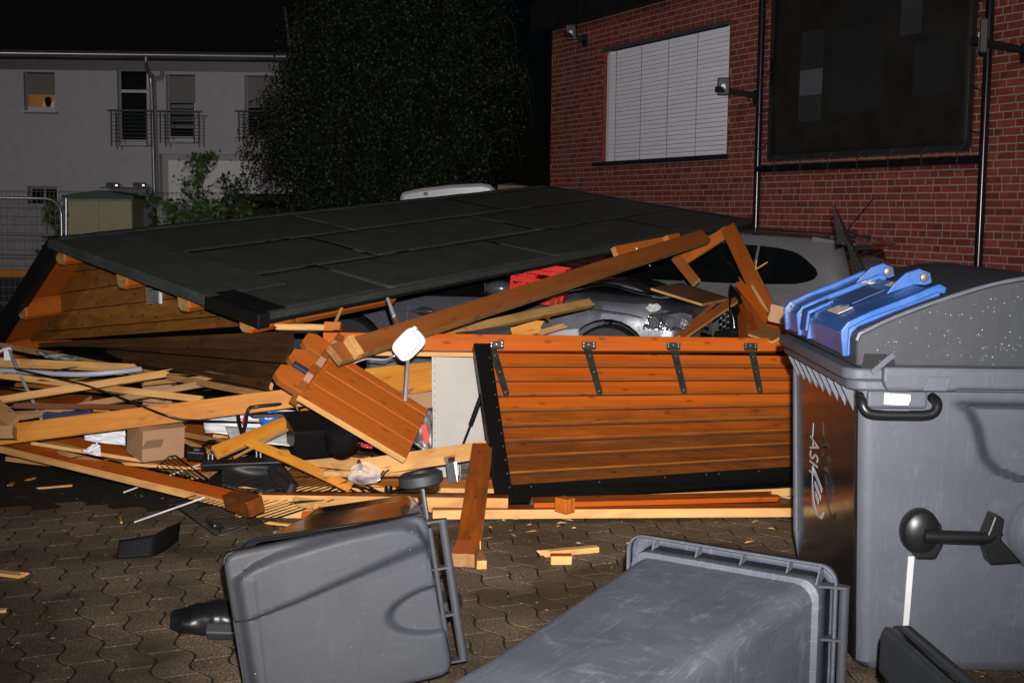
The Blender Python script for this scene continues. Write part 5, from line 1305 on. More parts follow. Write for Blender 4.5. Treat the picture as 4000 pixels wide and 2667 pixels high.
# edge bead at the far front corner
MB().tube([(.052, DY - .10, 1.10), (.075, DY - .12, .3), (.10, DY - .14, .16)], .016, 8).build('corner_bead', BINK, ct, MK, smooth=50)
# round lid
prof = [(.02, 1.235), (.02, 1.335)] + [(p.x, p.z) for p in smooth_path([Vector((.028, 0, 1.36)), Vector((.16, 0, 1.425)), Vector((.34, 0, 1.495)), Vector((.55, 0, 1.56)), Vector((.75, 0, 1.585)), Vector((.92, 0, 1.55)), Vector((1.05, 0, 1.42)), Vector((1.10, 0, 1.235))], 5)]
ML = MK @ basis((0, 0, 0), (1, 0, 0), (0, 0, 1), (0, -1, 0))
lid = MB().prism(prof, -DY - .01, .012, ML).build('lid', [BIN], ct, MK, world=True, smooth=30, bevel=.012)
lb = MB(); lb.prism([(a + .0, b + .004) for a, b in prof[2:-1]] + [(a * .99 + .006, b - .05) for a, b in prof[2:-1]][::-1], -.05, .02, ML)
MB().tube([ML @ Vector((a, b, .014)) for a, b in prof[1:]], .010, 6).build('lid_edge', BINK, lid, MK, world=True, smooth=60)
# lid skirt on the near side, resting on the rim
SK = MB(); sk = [(.115, 1.185), (.115, 1.24), (1.12, 1.24), (1.12, 1.158), (.40, 1.158), (.375, 1.150), (.13, 1.150)]
SK.prism(sk, .012, .055, ML); SK.build('lid_skirt', BINK, lid, MK, world=True, bevel=.012)
MB().prism([(.35, 1.152), (.37, 1.205), (.285, 1.205), (.262, 1.152)], .055, .062, ML).build('skirt_tab', BINK, lid, MK, world=True, bevel=.003)
# corner opening between rim and lid
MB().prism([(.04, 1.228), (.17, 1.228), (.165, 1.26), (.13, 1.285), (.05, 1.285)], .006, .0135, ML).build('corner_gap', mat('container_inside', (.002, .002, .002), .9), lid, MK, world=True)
MB().bar(MK @ Vector((.075, -.03, 1.215)), MK @ Vector((.155, -.028, 1.285)), .012, .02).build('corner_web', BINK, lid, MK, world=True)
# near side details: label pocket, handle bar, lever knob, strip
MB().prism([(.072, 1.075), (.30, 1.075), (.30, 1.142), (.072, 1.142)], -.03, .002, ML).build('handle_bracket', BINK, ct, MK, world=True, bevel=.012)
hb = smooth_path([(.045, .02, 1.118), (.042, -.035, 1.105), (.052, -.05, 1.075), (.085, -.052, 1.060), (.18, -.052, 1.058), (.28, -.052, 1.060), (.315, -.05, 1.075), (.325, -.035, 1.105), (.322, .02, 1.118)], 4)
MB().tube(hb, .019, 12).build('handle', BLK, ct, MK, smooth=60)
MB().prism([(.134, 1.092), (.225, 1.090), (.233, 1.112), (.230, 1.130), (.134, 1.134)], .0025, .006, ML).build('sticker', mat('white_reflective_sticker', (.95, .95, .95), .4), ct, MK, world=True)
kx, kz = .305, .600
kn = MB().lathe([(.001, 0), (.086, 0), (.09, .02), (.086, .055), (.074, .066), (.03, .075), (.001, .077)], 28, ML @ Matrix.Translation((kx, kz - .01, -.075)) @ Matrix.Diagonal((.86, 1.02, 1, 1)))
kn.build('lever_boss', BLK, ct, MK, world=True, smooth=45)
MB().prism([(kx - .03, kz), (kx + .075, kz + .03), (kx + .085, kz - .06), (kx + .06, kz - .115), (kx - .02, kz - .115)], -.075, -.012, ML).build('lever_foot', BLK, ct, MK, world=True, bevel=.012)
MB().tube([ML @ Vector((kx, kz - .015, .01)), ML @ Vector((.55, kz - .02, .01)), ML @ Vector((.59, kz + .01, .0))], .026, 12).build('lever_bar', BLK, ct, MK, world=True, smooth=50)
MB().prism([(.53, kz - .03), (.565, kz + .075), (.605, kz + .06), (.595, kz - .02), (.68, kz - .11), (.56, kz - .12)], -.06, .03, ML).build('lever_bracket', BLK, ct, MK, world=True, bevel=.008)
MB().lathe([(.001, 0), (.15, 0), (.16, .02), (.14, .06), (.08, .09), (.001, .10)], 28, ML @ Matrix.Translation((.80, kz - .01, -.07))).build('wheel_boss', BINK, ct, MK, world=True, smooth=45)
MB().prism([(kx - .034, kz - .115), (kx - .010, kz - .115), (kx - .022, .18), (kx - .044, .18)], -.075, -.066, ML).build('reflective_strip', mat('pale_reflective_tape', (.36, .36, .36), .5), ct, MK, world=True)
for x in (.2, DX - .2):
    for y in (.2, DY - .2): MB().lathe([(.001, -.025), (.09, -.025), (.10, 0), (.09, .025), (.001, .025)], 20, Matrix.Translation((x, y, .10)) @ Matrix.Rotation(math.pi / 2, 4, 'X')).build('caster', RUB, ct, MK, smooth=40)
m = MB()
for i in range(46):
    x = rng.uniform(.0, .12); z = rng.uniform(.72, .93); m.box((x + .02, .062 + .0 * z, z), (.006, .002, rng.uniform(.006, .03)))
# blue inner flap on the lid front
bf = thing
def lz(x): return interp([(a, b) for a, b in prof[1:]], x)[0]
fo = MB()
y0, y1 = .10, 1.24
fp = [(.005, 1.262), (-.004, 1.355), (.02, 1.385), (.10, 1.425), (.22, 1.470), (.34, 1.525), (.365, 1.520), (.36, 1.50), (.20, 1.44), (.05, 1.375), (.03, 1.35), (.03, 1.262)]
blue = fo.prism(fp, -y1, -y0, ML).build('blue_flap', BLUE, ct, MK, world=True, bevel=.006)
fp2 = [(-.010, 1.262), (-.022, 1.362), (.005, 1.398), (.10, 1.443), (.22, 1.492), (.35, 1.548), (.378, 1.535), (.372, 1.51), (.34, 1.512), (.22, 1.462), (.09, 1.415), (.012, 1.372), (.008, 1.262)]
for (a, b) in ((-.115, -.075), (-.96, -.935), (-1.255, -1.235)):
    MB().prism(fp2, a, b, ML).build('flap_rail', BLUE, blue, MK, world=True, bevel=.006)
for yy in (.42, .98):
    for k in (0, .045):
        lg = [(.24 + k * .3, 1.485), (.27 + k * .3, 1.53), (.32 + k * .3, 1.575), (.37 + k * .3, 1.592), (.415, 1.575), (.425, 1.535), (.40, 1.525), (.35, 1.525)]
        MB().prism(lg, -yy - k - .022, -yy - k, ML).build('hinge_lug', BLUE, blue, MK, world=True, bevel=.004)
    MB().lathe([(.001, 0), (.020, 0), (.017, .008), (.001, .011)], 14, ML @ Matrix.Translation((.392, 1.556, -yy))).build('hinge_pin', mat('dull_pin', (.10, .085, .075), .4, .5), blue, MK, world=True, smooth=50)
MB().prism([(-.004, 1.30), (.0, 1.375), (.10, 1.425), (.10, 1.44), (-.012, 1.39), (-.022, 1.30)], -.86, -.74, ML).build('flap_handle', BLUE, blue, MK, world=True, bevel=.006)
MB().prism([(-.012, 1.27), (.0, 1.355), (.11, 1.43), (.11, 1.40), (.02, 1.345), (.01, 1.27)], -.745, -.735, ML).build('flap_handle', BLUE, blue, MK, world=True)
def on_flap(name, x0, x1, y0, y1, mt, h=.004):
    z0, z1 = 1.425 + (x0 - .10) * .445, 1.425 + (x1 - .10) * .445
    return MB().hexa([MK @ Vector(q) for q in ((x0, y0, z0 + h), (x1, y0, z1 + h), (x1, y1, z1 + h), (x0, y1, z0 + h), (x0, y0, z0 + h + .003), (x1, y0, z1 + h + .003), (x1, y1, z1 + h + .003), (x0, y1, z0 + h + .003))]).build(name, mt, blue, MK, world=True)
STK = mat('grubby_white_sticker', (.42, .36, .30), .6, var=.3, vs=40)
on_flap('sticker', .04, .10, .40, .60, STK); on_flap('sticker', .285, .315, .50, .62, STK)
on_flap('recessed_plate', .12, .25, .50, .82, mat('dark_blue_plate', (.02, .055, .15), .4))
for i in range(3): on_flap('embossed_line', .085 + i * .009, .089 + i * .009, .50, .74, BLUE, .006)
LTR = mat('grey_print', (.33, .33, .35), .6)
def text(s_, size, M, parent, mt, name='lettering', ext=.0006):
    cu = bpy.data.curves.new('t', 'FONT'); cu.body = s_; cu.size = size; cu.extrude = ext
    o = bpy.data.objects.new('t', cu); col.objects.link(o); bpy.context.view_layer.update()
    me = bpy.data.meshes.new_from_object(o.evaluated_get(bpy.context.evaluated_depsgraph_get())); bpy.data.objects.remove(o)
    me.materials.clear(); me.materials.append(mt); p = bpy.data.objects.new(name, me); return place(p, M, parent)
text('nur Papier', .05, MK @ Matrix.Translation((.262, .97, 1.507)) @ basis((0, 0, 0), (0, -1, 0), Vector((.913, 0, .408)), Vector((-.408, 0, .913))), blue, STK)
# print on the front (left) face: line, letters, small lines, swoosh
FX = CX + .052
def lf(px, py):
    d = ray(px, py); q = CO + d * (FX / d.x); return q
q0, q1 = lf(3168, 1708), lf(3204, 1860)
TX = Vector((0, 0, -1)); TYv = Vector((0, 1, 0)); TN = Vector((-1, 0, 0))
A0 = lf(3190, 1705)
text('ASH', .23, basis(Vector((FX - .004, lf(3166, 1780).y + .0, lf(3178, 1705).z)), (0, 0, -1), (0, -1, 0), (-1, 0, 0)) @ Matrix.Diagonal((.40, 1.0, 1, 1)), ct, LTR)
def fbar(a, b, w):
    p, q = lf(*a), lf(*b); p.x = q.x = FX - .004
    return MB().bar(p, q, w, .0015, TN)
fbar((3181, 1652), (3177, 1706), .012).build('print_line', LTR, ct, MK, world=True)
for k, (a, b) in enumerate((((3184, 1838), (3214, 1915)), ((3186, 1885), (3209, 1945)), ((3188, 1925), (3200, 1962)))):
    fbar(a, b, .022).build('small_print', LTR, ct, MK, world=True)
pth = smooth_path([lf(3176, 1820), lf(3177, 1900), lf(3181, 1960), lf(3192, 2005), lf(3208, 2020), lf(3222, 1998)], 5)
m = MB(); pp = []
for i, q in enumerate(pth):
    q.x = FX - .004; wv = .004 + .030 * math.sin(math.pi * min(1, i / (len(pth) - 1)) ** 1.6); pp += [q + Vector((0, wv, 0)), q - Vector((0, wv, 0))]
m.add(pp, [(2 * i, 2 * i + 1, 2 * i + 3, 2 * i + 2) for i in range(len(pth) - 1)]); m.build('swoosh', LTR, ct, MK, world=True, solid=.001)

# ================================================================ WHEELIE BINS
def bin_body(parent, M, mt, mt2, zb=0.0):
    m = MB(); rings = []
    for z, a, b0_, b1_, r in ((0.0, .20, -.24, .22, .05), (.03, .215, -.26, .235, .06), (.25, .225, -.27, .27, .06), (.70, .26, -.32, .30, .06), (.92, .275, -.345, .315, .06), (.925, .292, -.365, .335, .06), (.985, .298, -.372, .342, .06)):
        rings.append([Vector((x, y, z + zb * (1 - z / .985))) for x, y in rrect(-a, a, b0_, b1_, r, 5)])
    n = len(rings[0])
    m.add([v for r_ in rings for v in r_], [(i * n + j, i * n + (j + 1) % n, (i + 1) * n + (j + 1) % n, (i + 1) * n + j) for i in range(len(rings) - 1) for j in range(n)] + [tuple(range(n - 1, -1, -1))])
    return m.build('body', mt, parent, M, smooth=40, solid=.006, fix=False)
def bin_wheels(parent, M):
    for s_ in (-1, 1):
        MB().lathe([(.001, -.028), (.085, -.03), (.10, -.02), (.10, .02), (.085, .03), (.045, .028), (.04, .018), (.001, .018)], 28, M @ Matrix.Translation((s_ * .285, .27, .06)) @ Matrix.Rotation(s_ * math.pi / 2, 4, 'Y')).build('wheel', RUB, parent, M, world=True, smooth=40)
    MB().tube([M @ Vector((-.28, .27, .06)), M @ Vector((.28, .27, .06))], .012, 8).build('axle', STEEL, parent, M, world=True)
    MB().box((0, .235, .09), (.36, .05, .10), M).build('axle_housing', BLK, parent, M, world=True, bevel=.015)
# local: x across (width), y towards hinge/handle, z up (to the lid)
def bin_handle(parent, M, y=.415, z=.99):
    MB().tube([M @ Vector((-.27, y, z)), M @ Vector((.27, y, z))], .017, 12).build('handle', BIN, parent, M, world=True, smooth=50)
    for x in (-.27, -.09, .09, .27): MB().prism([(.32, -.05), (y + .014, -.014), (y + .018, .0), (y + .01, .016), (.32, .02)], -.004, .004, M @ Matrix.Translation((x, 0, z)) @ basis((0, 0, 0), (0, 1, 0), (0, 0, 1), (1, 0, 0))).build('handle_bracket', BIN, parent, M, world=True)
    MB().tube([M @ Vector((-.25, .365, z + .012)), M @ Vector((.25, .365, z + .012))], .010, 10).build('hinge_rod', BIN, parent, M, world=True, smooth=50)
# bin one: on its side, lid towards the camera
zc = Vector((.0, -1, .03)).normalized()
yc = Vector((1, .03, .0)); yc = (yc - zc * yc.dot(zc)).normalized()
MZ = Matrix.Rotation(math.radians(-9), 4, zc); yc = (MZ.to_3x3() @ yc).normalized()
if yc.z < 0: yc = (Matrix.Rotation(math.radians(18), 3, zc) @ yc).normalized()
xc = yc.cross(zc).normalized()
LC = P(1340, 2375, 4.78)
M1 = basis(LC - zc * 1.03, xc, yc, zc)
b1 = thing('wheelie_bin', 'grey wheelie bin lying on its side with closed lid facing the camera', 'bin', M=M1, group='toppled wheelie bins')
BINB = mat('glossy_dark_bin_side', (.010, .0095, .0095), .14, var=.2, vs=2, rvar=.04)
bin_body(b1, M1, BINB, BINB)
bin_wheels(b1, M1); bin_handle(b1, M1)
LIDA = -17
def lid_panel(parent, M, mt):
    m = MB()
    def hf(x, y):
        t, s_ = (x + .305) / .61, (y + .40) / .76
        d = min(x + .305, .305 - x, y + .40, .36 - y)
        z = .016 * sstep(0, .012, d)
        # raised field with a sweeping upper step
        c1 = interp([(0, .16), (.06, .14), (.14, .115), (.24, .095), (.42, .07), (.6, .055), (.78, .055), (.86, .07), (.93, .12), (.97, .30), (1.0, .9)], s_)[0]
        c0 = interp([(0, .14), (.06, .135), (.14, .075), (.24, .04), (.42, .015), (.6, .0), (.78, -.01), (.86, .0), (.93, .03), (.97, .1), (1.0, .5)], s_)[0]
        z += .044 * sstep(c0, max(c1, c0 + .02), t) * sstep(.02, .07, s_)
        # second crease, widening towards the hinge
        e0 = interp([(0, .40), (.1, .375), (.3, .325), (.5, .265), (.7, .205), (.9, .15), (1, .13)], s_)[0]
        w_ = .018 + .075 * s_
        z -= .028 * sstep(e0, e0 + w_, t)
        z += .012 * sstep(e0 + w_ + .04, 1.0, t)
        # thin moulded line near the free edge
        z += .004 * sstep(.014, .0, abs(s_ - .105 + .03 * (t - .3))) * (t > .16)
        # thumb scoop at the hinge side
        q = ((t - .585) / .16) ** 2 + ((s_ - 1.0) / .30) ** 2
        z -= .026 * sstep(1.0, .62, q)
        return z
    def rc(u, v):
        a, b = abs(2 * u - 1), abs(2 * v - 1); k = 1 - .035 * sstep(.84, 1, a) * sstep(.86, 1, b)
        return ((-.305 + .61 * u) * k, -.02 + (-.38 + .76 * v) * k, hf(-.305 + .61 * u, -.40 + .76 * v))
    m.grid(rc, 84, 96)
    n0 = 97; nu = 85
    o = m.build('lid', mt, parent, M, smooth=50, solid=.005)
    md = o.modifiers[0]; md.offset = -1
    sk = MB(); rr = rrect(-.304, .304, -.399, .359, .03, 4); n = len(rr)
    sk.add([Vector((x, y, .004)) for x, y in rr] + [Vector((x, y, -.045)) for x, y in rr], [(j, (j + 1) % n, n + (j + 1) % n, n + j) for j in range(n)])
    sk.build('lid_skirt', mt, o, M, smooth=50, solid=.004)
    return o
lid_panel(b1, M1 @ Matrix.Translation((0, .36, .995)) @ Matrix.Rotation(math.radians(LIDA), 4, 'X') @ Matrix.Translation((0, -.36, 0)), BIN)
# bin two: on its side, opening away to the right, lid hanging open
z2 = Vector((.55, .835, .0)).normalized(); y2 = Vector((.835, -.55, 0)).normalized(); x2 = y2.cross(z2).normalized()
sgn = 1 if x2.z > 0 else -1
RC = Vector((.80, 4.50, .30))
tl = math.radians(3.0)
M2 = basis(RC - z2 * .985, x2, y2, z2)
b2 = thing('wheelie_bin', 'grey wheelie bin lying in the bottom foreground with open lid at its right', 'bin', M=M2, group='toppled wheelie bins')
bin_body(b2, M2, BIN2, BIN2, -.55); bin_wheels(b2, M2 @ Matrix.Translation((0, 0, -.55))); bin_handle(b2, M2, .40, .96)
# rim lip: hollow flange with webs, seen from the bin side
m = MB(); a = rrect(-.335, .335, -.41, .375, .06, 6); b = rrect(-.29, .29, -.365, .335, .05, 6); n = len(a)
prf = [(a, .975), (a, .915), ([(x * .985, y * .985) for x, y in a], .905), (b, .985)]
m.add([Vector((x, y, .975)) for x, y in a] + [Vector((x, y, .938)) for x, y in a], [(j, (j + 1) % n, n + (j + 1) % n, n + j) for j in range(n)])
m.add([Vector((x, y, .975)) for x, y in a] + [Vector((x, y, .985)) for x, y in b], [(j, (j + 1) % n, n + (j + 1) % n, n + j) for j in range(n)])
m.build('rim_flange', BIN2, b2, M2, smooth=50, solid=.005)
for yy in (-.30, -.13, .04, .21, .32):
    for s_ in (-1, 1): MB().add([(s_ * .28, yy, .972), (s_ * .330, yy, .972), (s_ * .330, yy, .942), (s_ * .276, yy, .905)], [(0, 1, 2, 3)]).build('rim_web', BIN2, b2, M2, solid=.005)
for xx in (-.2, 0, .2): MB().add([(xx, -.34, .972), (xx, -.403, .972), (xx, -.403, .942), (xx, -.34, .905)], [(0, 1, 2, 3)]).build('rim_web', BIN2, b2, M2, solid=.005)
m = MB()
for i in range(5):
    for j in range(3): m.bar((-.31 + j * .02 , -.40, .91 + i * .014), (-.29 + j * .02, -.37, .915 + i * .014), .003, .02)
# open lid, turned back past the hinge
hinge = M2 @ Vector((0, .375, .985))
ld = Vector((.13, -.98, -.10)).normalized(); xx_ = x2.copy(); ln_ = ld.cross(xx_).normalized()
ML2 = basis(hinge + ld * .42 + Vector((.13, -.06, -.10)), xx_, -ld, -ln_ if False else xx_.cross(-ld))
lo2 = lid_panel(b2, ML2, mat('black_bin_lid', (.018, .019, .022), .35, var=.2))

# rain drops beaded on lids (uncountable)
DROP = mat('rain_drop', (.24, .245, .26), .08, var=.3, spec=1.0)  # pale base colour stands in for the glint on each drop
def beads(fn, n, parent, M, name='rain_drops'):
    m = MB()
    for _ in range(n):
        q, nn = fn(); r_ = rng.choice((.0016, .002, .0024, .003)); F = frame(q, nn.orthogonal(), nn)
        m.lathe([(r_, 0), (r_ * .8, r_ * .5), (.0002, r_ * .75)], 6, F)
    tag(m.build(name, DROP, parent, M, world=True, smooth=80), kind='stuff')
def on_lid_end():
    while True:
        x, z = rng.uniform(.05, 1.05), rng.uniform(1.25, 1.56)
        if z < lz(x) - .02 and rng.random() < .35 + .65 * (mnoise.noise(Vector((x * 6, z * 6, 1))) > 0): return MK @ Vector((x, -.0135, z)), (MK.to_3x3() @ Vector((0, -1, 0)))
beads(on_lid_end, 150, lid, MK)
MLI = M1 @ Matrix.Translation((0, .36, .995)) @ Matrix.Rotation(math.radians(LIDA), 4, 'X') @ Matrix.Translation((0, -.36, 0))
l1 = [o for o in b1.children if o.name.startswith('lid')][0]
lv = [v.co.copy() for v in l1.data.vertices]
def on_bin_lid():
    while True:
        v = rng.choice(lv)
        wgt = .25 + (1.0 if v.y > .05 else 0) * (mnoise.noise(v * 9) > .0) + (.8 if abs(v.x + .22) < .06 else 0)
        if rng.random() < wgt * .6 and -.28 < v.x < .28 and -.36 < v.y < .33: return MLI @ (v + Vector((rng.uniform(-.004, .004), rng.uniform(-.004, .004), .003))), MLI.to_3x3() @ Vector((0, 0, 1))
beads(on_bin_lid, 150, l1, MLI)
def on_bin2():
    return M2 @ Vector((.30 - .05 * rng.random() - .0, rng.uniform(-.2, .2), rng.uniform(.2, .9))), x2
# ================================================================ HUT CONTENTS AND LITTER
# white wall lamp hanging on a conduit
wl = thing('bulkhead_lamp', 'white oval bulkhead lamp hanging on a grey conduit over the header', 'lamp', P(1590, 1420, 7.6))
c = P(1595, 1345, 7.62); ax = (P(1650, 1295, 7.6) - P(1545, 1400, 7.64)).normalized(); nm = Vector((-.25, -1, .15)).normalized()
M = frame(c, ax, nm)
def oval(a, b, n=28): return [(a * math.copysign(abs(math.cos(t)) ** .55, math.cos(t)), b * math.copysign(abs(math.sin(t)) ** .55, math.sin(t))) for t in [2 * math.pi * i / n for i in range(n)]]
for i, (a, b, z0, z1) in enumerate(((.092, .064, -.05, -.02), (.098, .070, -.019, -.008), (.090, .062, -.007, .004), (.098, .070, .005, .016), (.086, .058, .017, .045))):
    MB().prism(oval(a, b), z0, z1, M).build('lamp_rim' if i < 4 else 'lamp_cover', WHITE, wl, M, world=True, bevel=.006, smooth=50)
MB().lathe([(.001, 0), (.012, 0), (.012, .03), (.001, .035)], 10, frame(P(1625, 1283, 7.58), nm.cross(ax), nm)).build('cover_screw', WHITE, wl, M, world=True)
MB().tube([P(1594, 1400, 7.66), P(1588, 1480, 7.9), P(1583, 1562, 8.0)], .0115, 8).build('conduit', GREYP, wl, world=True, smooth=60)
MB().tube(smooth_path([P(1540, 1390, 7.7), P(1500, 1405, 7.9), P(1430, 1402, 8.1), P(1375, 1422, 8.3)], 5), .005, 6).build('cable', WHITE, wl, world=True)
sc2 = MB().tube([P(1515, 1168, 9.1), P(1540, 1235, 8.9)], .014, 8).build('conduit', GREYP, smooth=60); tag(sc2, 'short grey conduit stub hanging below the roof edge', 'pipe')
cv = MB().tube(smooth_path([P(-120, 1440, 9.7), P(100, 1452, 9.55), P(300, 1462, 9.45), P(450, 1453, 9.5), P(550, 1441, 9.6)], 5), .021, 10).build('conduit', GREYP, smooth=60); tag(cv, 'thick grey plastic conduit bowing across the left heap', 'pipe')
cv = MB().tube([P(38, 1368, 9.9), P(72, 1450, 9.5), P(118, 1545, 9.2), P(162, 1635, 9.0)], .013, 8).build('conduit', GREYP, smooth=60); tag(cv, 'thin grey tube slanting down through the left laths', 'pipe')
cb = MB().tube(smooth_path([P(60, 1440, 9.3), P(150, 1460, 9.0), P(330, 1502, 8.7), P(480, 1555, 8.6), P(590, 1600, 7.95), P(700, 1635, 7.9), P(800, 1642, 8.0), P(950, 1648, 8.3), P(1180, 1655, 8.4)], 5), .006, 6).build('cable', BLK, smooth=60); tag(cb, 'thin black cable draped over the golden beam', 'cable')
wb = thing('wall_bracket', 'small white metal bracket poking out at the far left edge of the heap', 'bracket', P(20, 1400, 9.9))
MB().tube(smooth_path([P(0, 1372, 9.9), P(18, 1364, 9.9), P(40, 1362, 9.9), P(42, 1395, 9.9)], 4), .010, 6).build('rod', WHITE, wb, world=True)
MB().box((0, 0, 0), (.05, .02, .09), Matrix.Translation(P(30, 1385, 9.92))).build('plate', WHITE, wb, world=True)
# cardboard box
q = G(612, 1795, .0)
MCb = Matrix.Translation(P(608, 1712, 8.3)) @ Matrix.Rotation(math.radians(38), 4, 'Z') @ Matrix.Rotation(math.radians(6), 4, 'X')
bx = thing('cardboard_box', 'brown cardboard box crushed under the golden beam', 'box', M=MCb)
MB().box((0, 0, -.01), (.28, .26, .20)).build('carton', CARD, bx, MCb, bevel=.003)
MB().hexa([(-.15, -.13, .091), (.15, -.13, .091), (.15, -.02, .11), (-.15, -.02, .12), (-.15, -.13, .095), (.15, -.13, .095), (.15, -.02, .114), (-.15, -.02, .124)]).build('top_flap', CARD, bx, MCb)
MB().hexa([(-.15, -.137, -.02), (-.02, -.137, -.02), (-.03, -.20, .05), (-.14, -.20, .05), (-.15, -.134, -.02), (-.02, -.134, -.02), (-.03, -.197, .052), (-.14, -.197, .052)]).build('side_flap', CARD, bx, MCb)
cb2 = MB().box((0, 0, 0), (.22, .16, .20), Matrix.Translation(P(625, 1530, 9.9))).build('cardboard_box', CARD); tag(cb2, 'second cardboard box deep behind the crossing laths', 'box')
cb3 = MB().hexa([P(1440, 1610, 8.7), P(1700, 1600, 8.9), P(1700, 1600, 9.1), P(1440, 1610, 9.1), P(1530, 1535, 8.7), P(1700, 1495, 8.9), P(1700, 1495, 9.1), P(1530, 1535, 9.0)]).build('cardboard_sheet', CARD); tag(cb3, 'brown cardboard sheet behind the lamp conduit', 'cardboard')
# papers and white tarpaulin
def sheet(name, label, cs, y0, y1, mt, amp=.03, cat='sheet', n=12, sd=0):
    m = MB(); A, B, C_, D = [P(x, y, yy) for (x, y), yy in zip(cs, (y0, y0, y1, y1))]
    m.grid(lambda u, v: A.lerp(B, u).lerp(D.lerp(C_, u), v) + Vector((0, -1, .5)) * amp * mnoise.noise(Vector((u * 5 + sd, v * 5, sd))), n, n)
    o = m.build(name, mt, smooth=70, solid=.002); tag(o, label, cat); return o
sheet('white_sheet', 'white crumpled sheet between golden beam and cardboard box', [(330, 1695), (490, 1680), (490, 1740), (330, 1720)], 8.52, 8.46, PAPER, .02)
sheet('curled_paper', 'curled white paper standing on the varnished board', [(318, 1760), (378, 1728), (395, 1745), (345, 1772)], 8.15, 8.1, PAPER, .02)
sheet('paper_scrap', 'small folded white paper in front of the curled paper', [(345, 1772), (392, 1745), (394, 1782), (360, 1775)], 8.05, 8.0, PAPER, .01)
sheet('white_tarpaulin', 'large white plastic sheet lying under the black chair frame', [(790, 1600), (1190, 1600), (1180, 1715), (800, 1690)], 8.62, 8.42, PAPER, .04)
sheet('white_board', 'white panel edge lying left of the black tub', [(880, 1665), (1150, 1680), (1130, 1742), (900, 1715)], 8.35, 8.1, WHITE, .01)
sheet('grey_sheet', 'grey crumpled plastic under the laths at top left', [(140, 1370), (300, 1392), (320, 1408), (180, 1398)], 10.1, 9.9, mat('grey_foil', (.20, .21, .20), .4), .04)
sheet('blue_sheet', 'blue plastic sheet beneath the crossing laths', [(170, 1612), (360, 1598), (370, 1618), (165, 1645)], 8.9, 8.5, BLUPL, .03)
sheet('dark_sheet', 'dark grey panel behind the lamp and header', [(1430, 1385), (1690, 1380), (1690, 1440), (1432, 1458)], 9.6, 9.55, mat('dark_grey_panel', (.05, .053, .056), .45), .005)
sheet('dark_board', 'glossy dark grey box lid above the header near the slanted rail', [(1780, 1300), (2000, 1270), (2010, 1312), (1800, 1316)], 9.6, 9.5, mat('dark_grey_lid', (.045, .048, .052), .3), .01)
sheet('white_offcut', 'white panel edge showing above the header by the tyre', [(2080, 1298), (2260, 1282), (2262, 1312), (2090, 1312)], 9.7, 9.6, WHITE, .0)
bt = thing('tape_roll', 'blue roll of tape lying on the white sheet', 'tape', P(1052, 1640, 8.4))
MT = frame(P(1052, 1632, 8.35), (1, 0, 0), (-.1, -.6, .8))
MB().lathe([(.035, -.02), (.065, -.02), (.065, .02), (.035, .02), (.035, -.02)], 24, MT).build('band', BLUPL, bt, MT, world=True, smooth=40)
MB().lathe([(.030, -.019), (.034, -.019), (.034, .019), (.030, .019), (.030, -.019)], 20, MT).build('core', PAPER, bt, MT, world=True)
# black tubular chair frame
ch = thing('folding_chair_frame', 'black bent tube frame of a folding chair over the white sheet', 'chair frame', P(1000, 1710, 8.1))
MB().tube(smooth_path([P(944, 1706, 8.1), P(958, 1660, 8.15), P(970, 1600, 8.2), P(1000, 1588, 8.2), P(1080, 1580, 8.25), P(1135, 1575, 8.3), P(1160, 1595, 8.3), P(1182, 1650, 8.3)], 5), .012, 8).build('hoop', BLK, ch, world=True, smooth=60)
MB().tube([P(948, 1706, 8.1), P(935, 1655, 8.2), P(928, 1610, 8.25)], .012, 8).build('leg', BLK, ch, world=True, smooth=60)
MB().tube([P(950, 1655, 8.2), P(962, 1600, 8.3)], .008, 6).build('red_strap', REDPL, ch, world=True)
MB().add([P(965, 1612, 8.4), P(1160, 1612, 8.5), P(1140, 1622, 8.3), P(990, 1626, 8.3)], [(0, 1, 2, 3)]).build('seat', RUB, ch, world=True, solid=.02)
# black tub
tb = thing('black_tub', 'black plastic tub lying under the slanting wall panel', 'tub', P(1250, 1770, 8.1))
MTu = frame(P(1225, 1712, 8.15), (1, .55, -.02), (-.2, -.5, .8))
MB().hexa([Vector(q) for q in ((-.14, -.09, -.10), (.14, -.09, -.10), (.14, .09, -.10), (-.14, .09, -.10), (-.17, -.11, .12), (.17, -.11, .12), (.17, .11, .12), (-.17, .11, .12))]).build('shell', BLK, tb, MTu, bevel=.02)
MB().box((0, 0, .125), (.37, .25, .02)).build('lip', BLK, tb, MTu, bevel=.006)
MB().lathe([(.001, -.09), (.07, -.09), (.10, -.05), (.105, .03), (.09, .09), (.001, .11)], 24, Matrix.Translation(P(1335, 1722, 8.0)) @ Matrix.Rotation(.6, 4, 'X')).build('bag_bulge', BLK, tb, world=True, smooth=60)
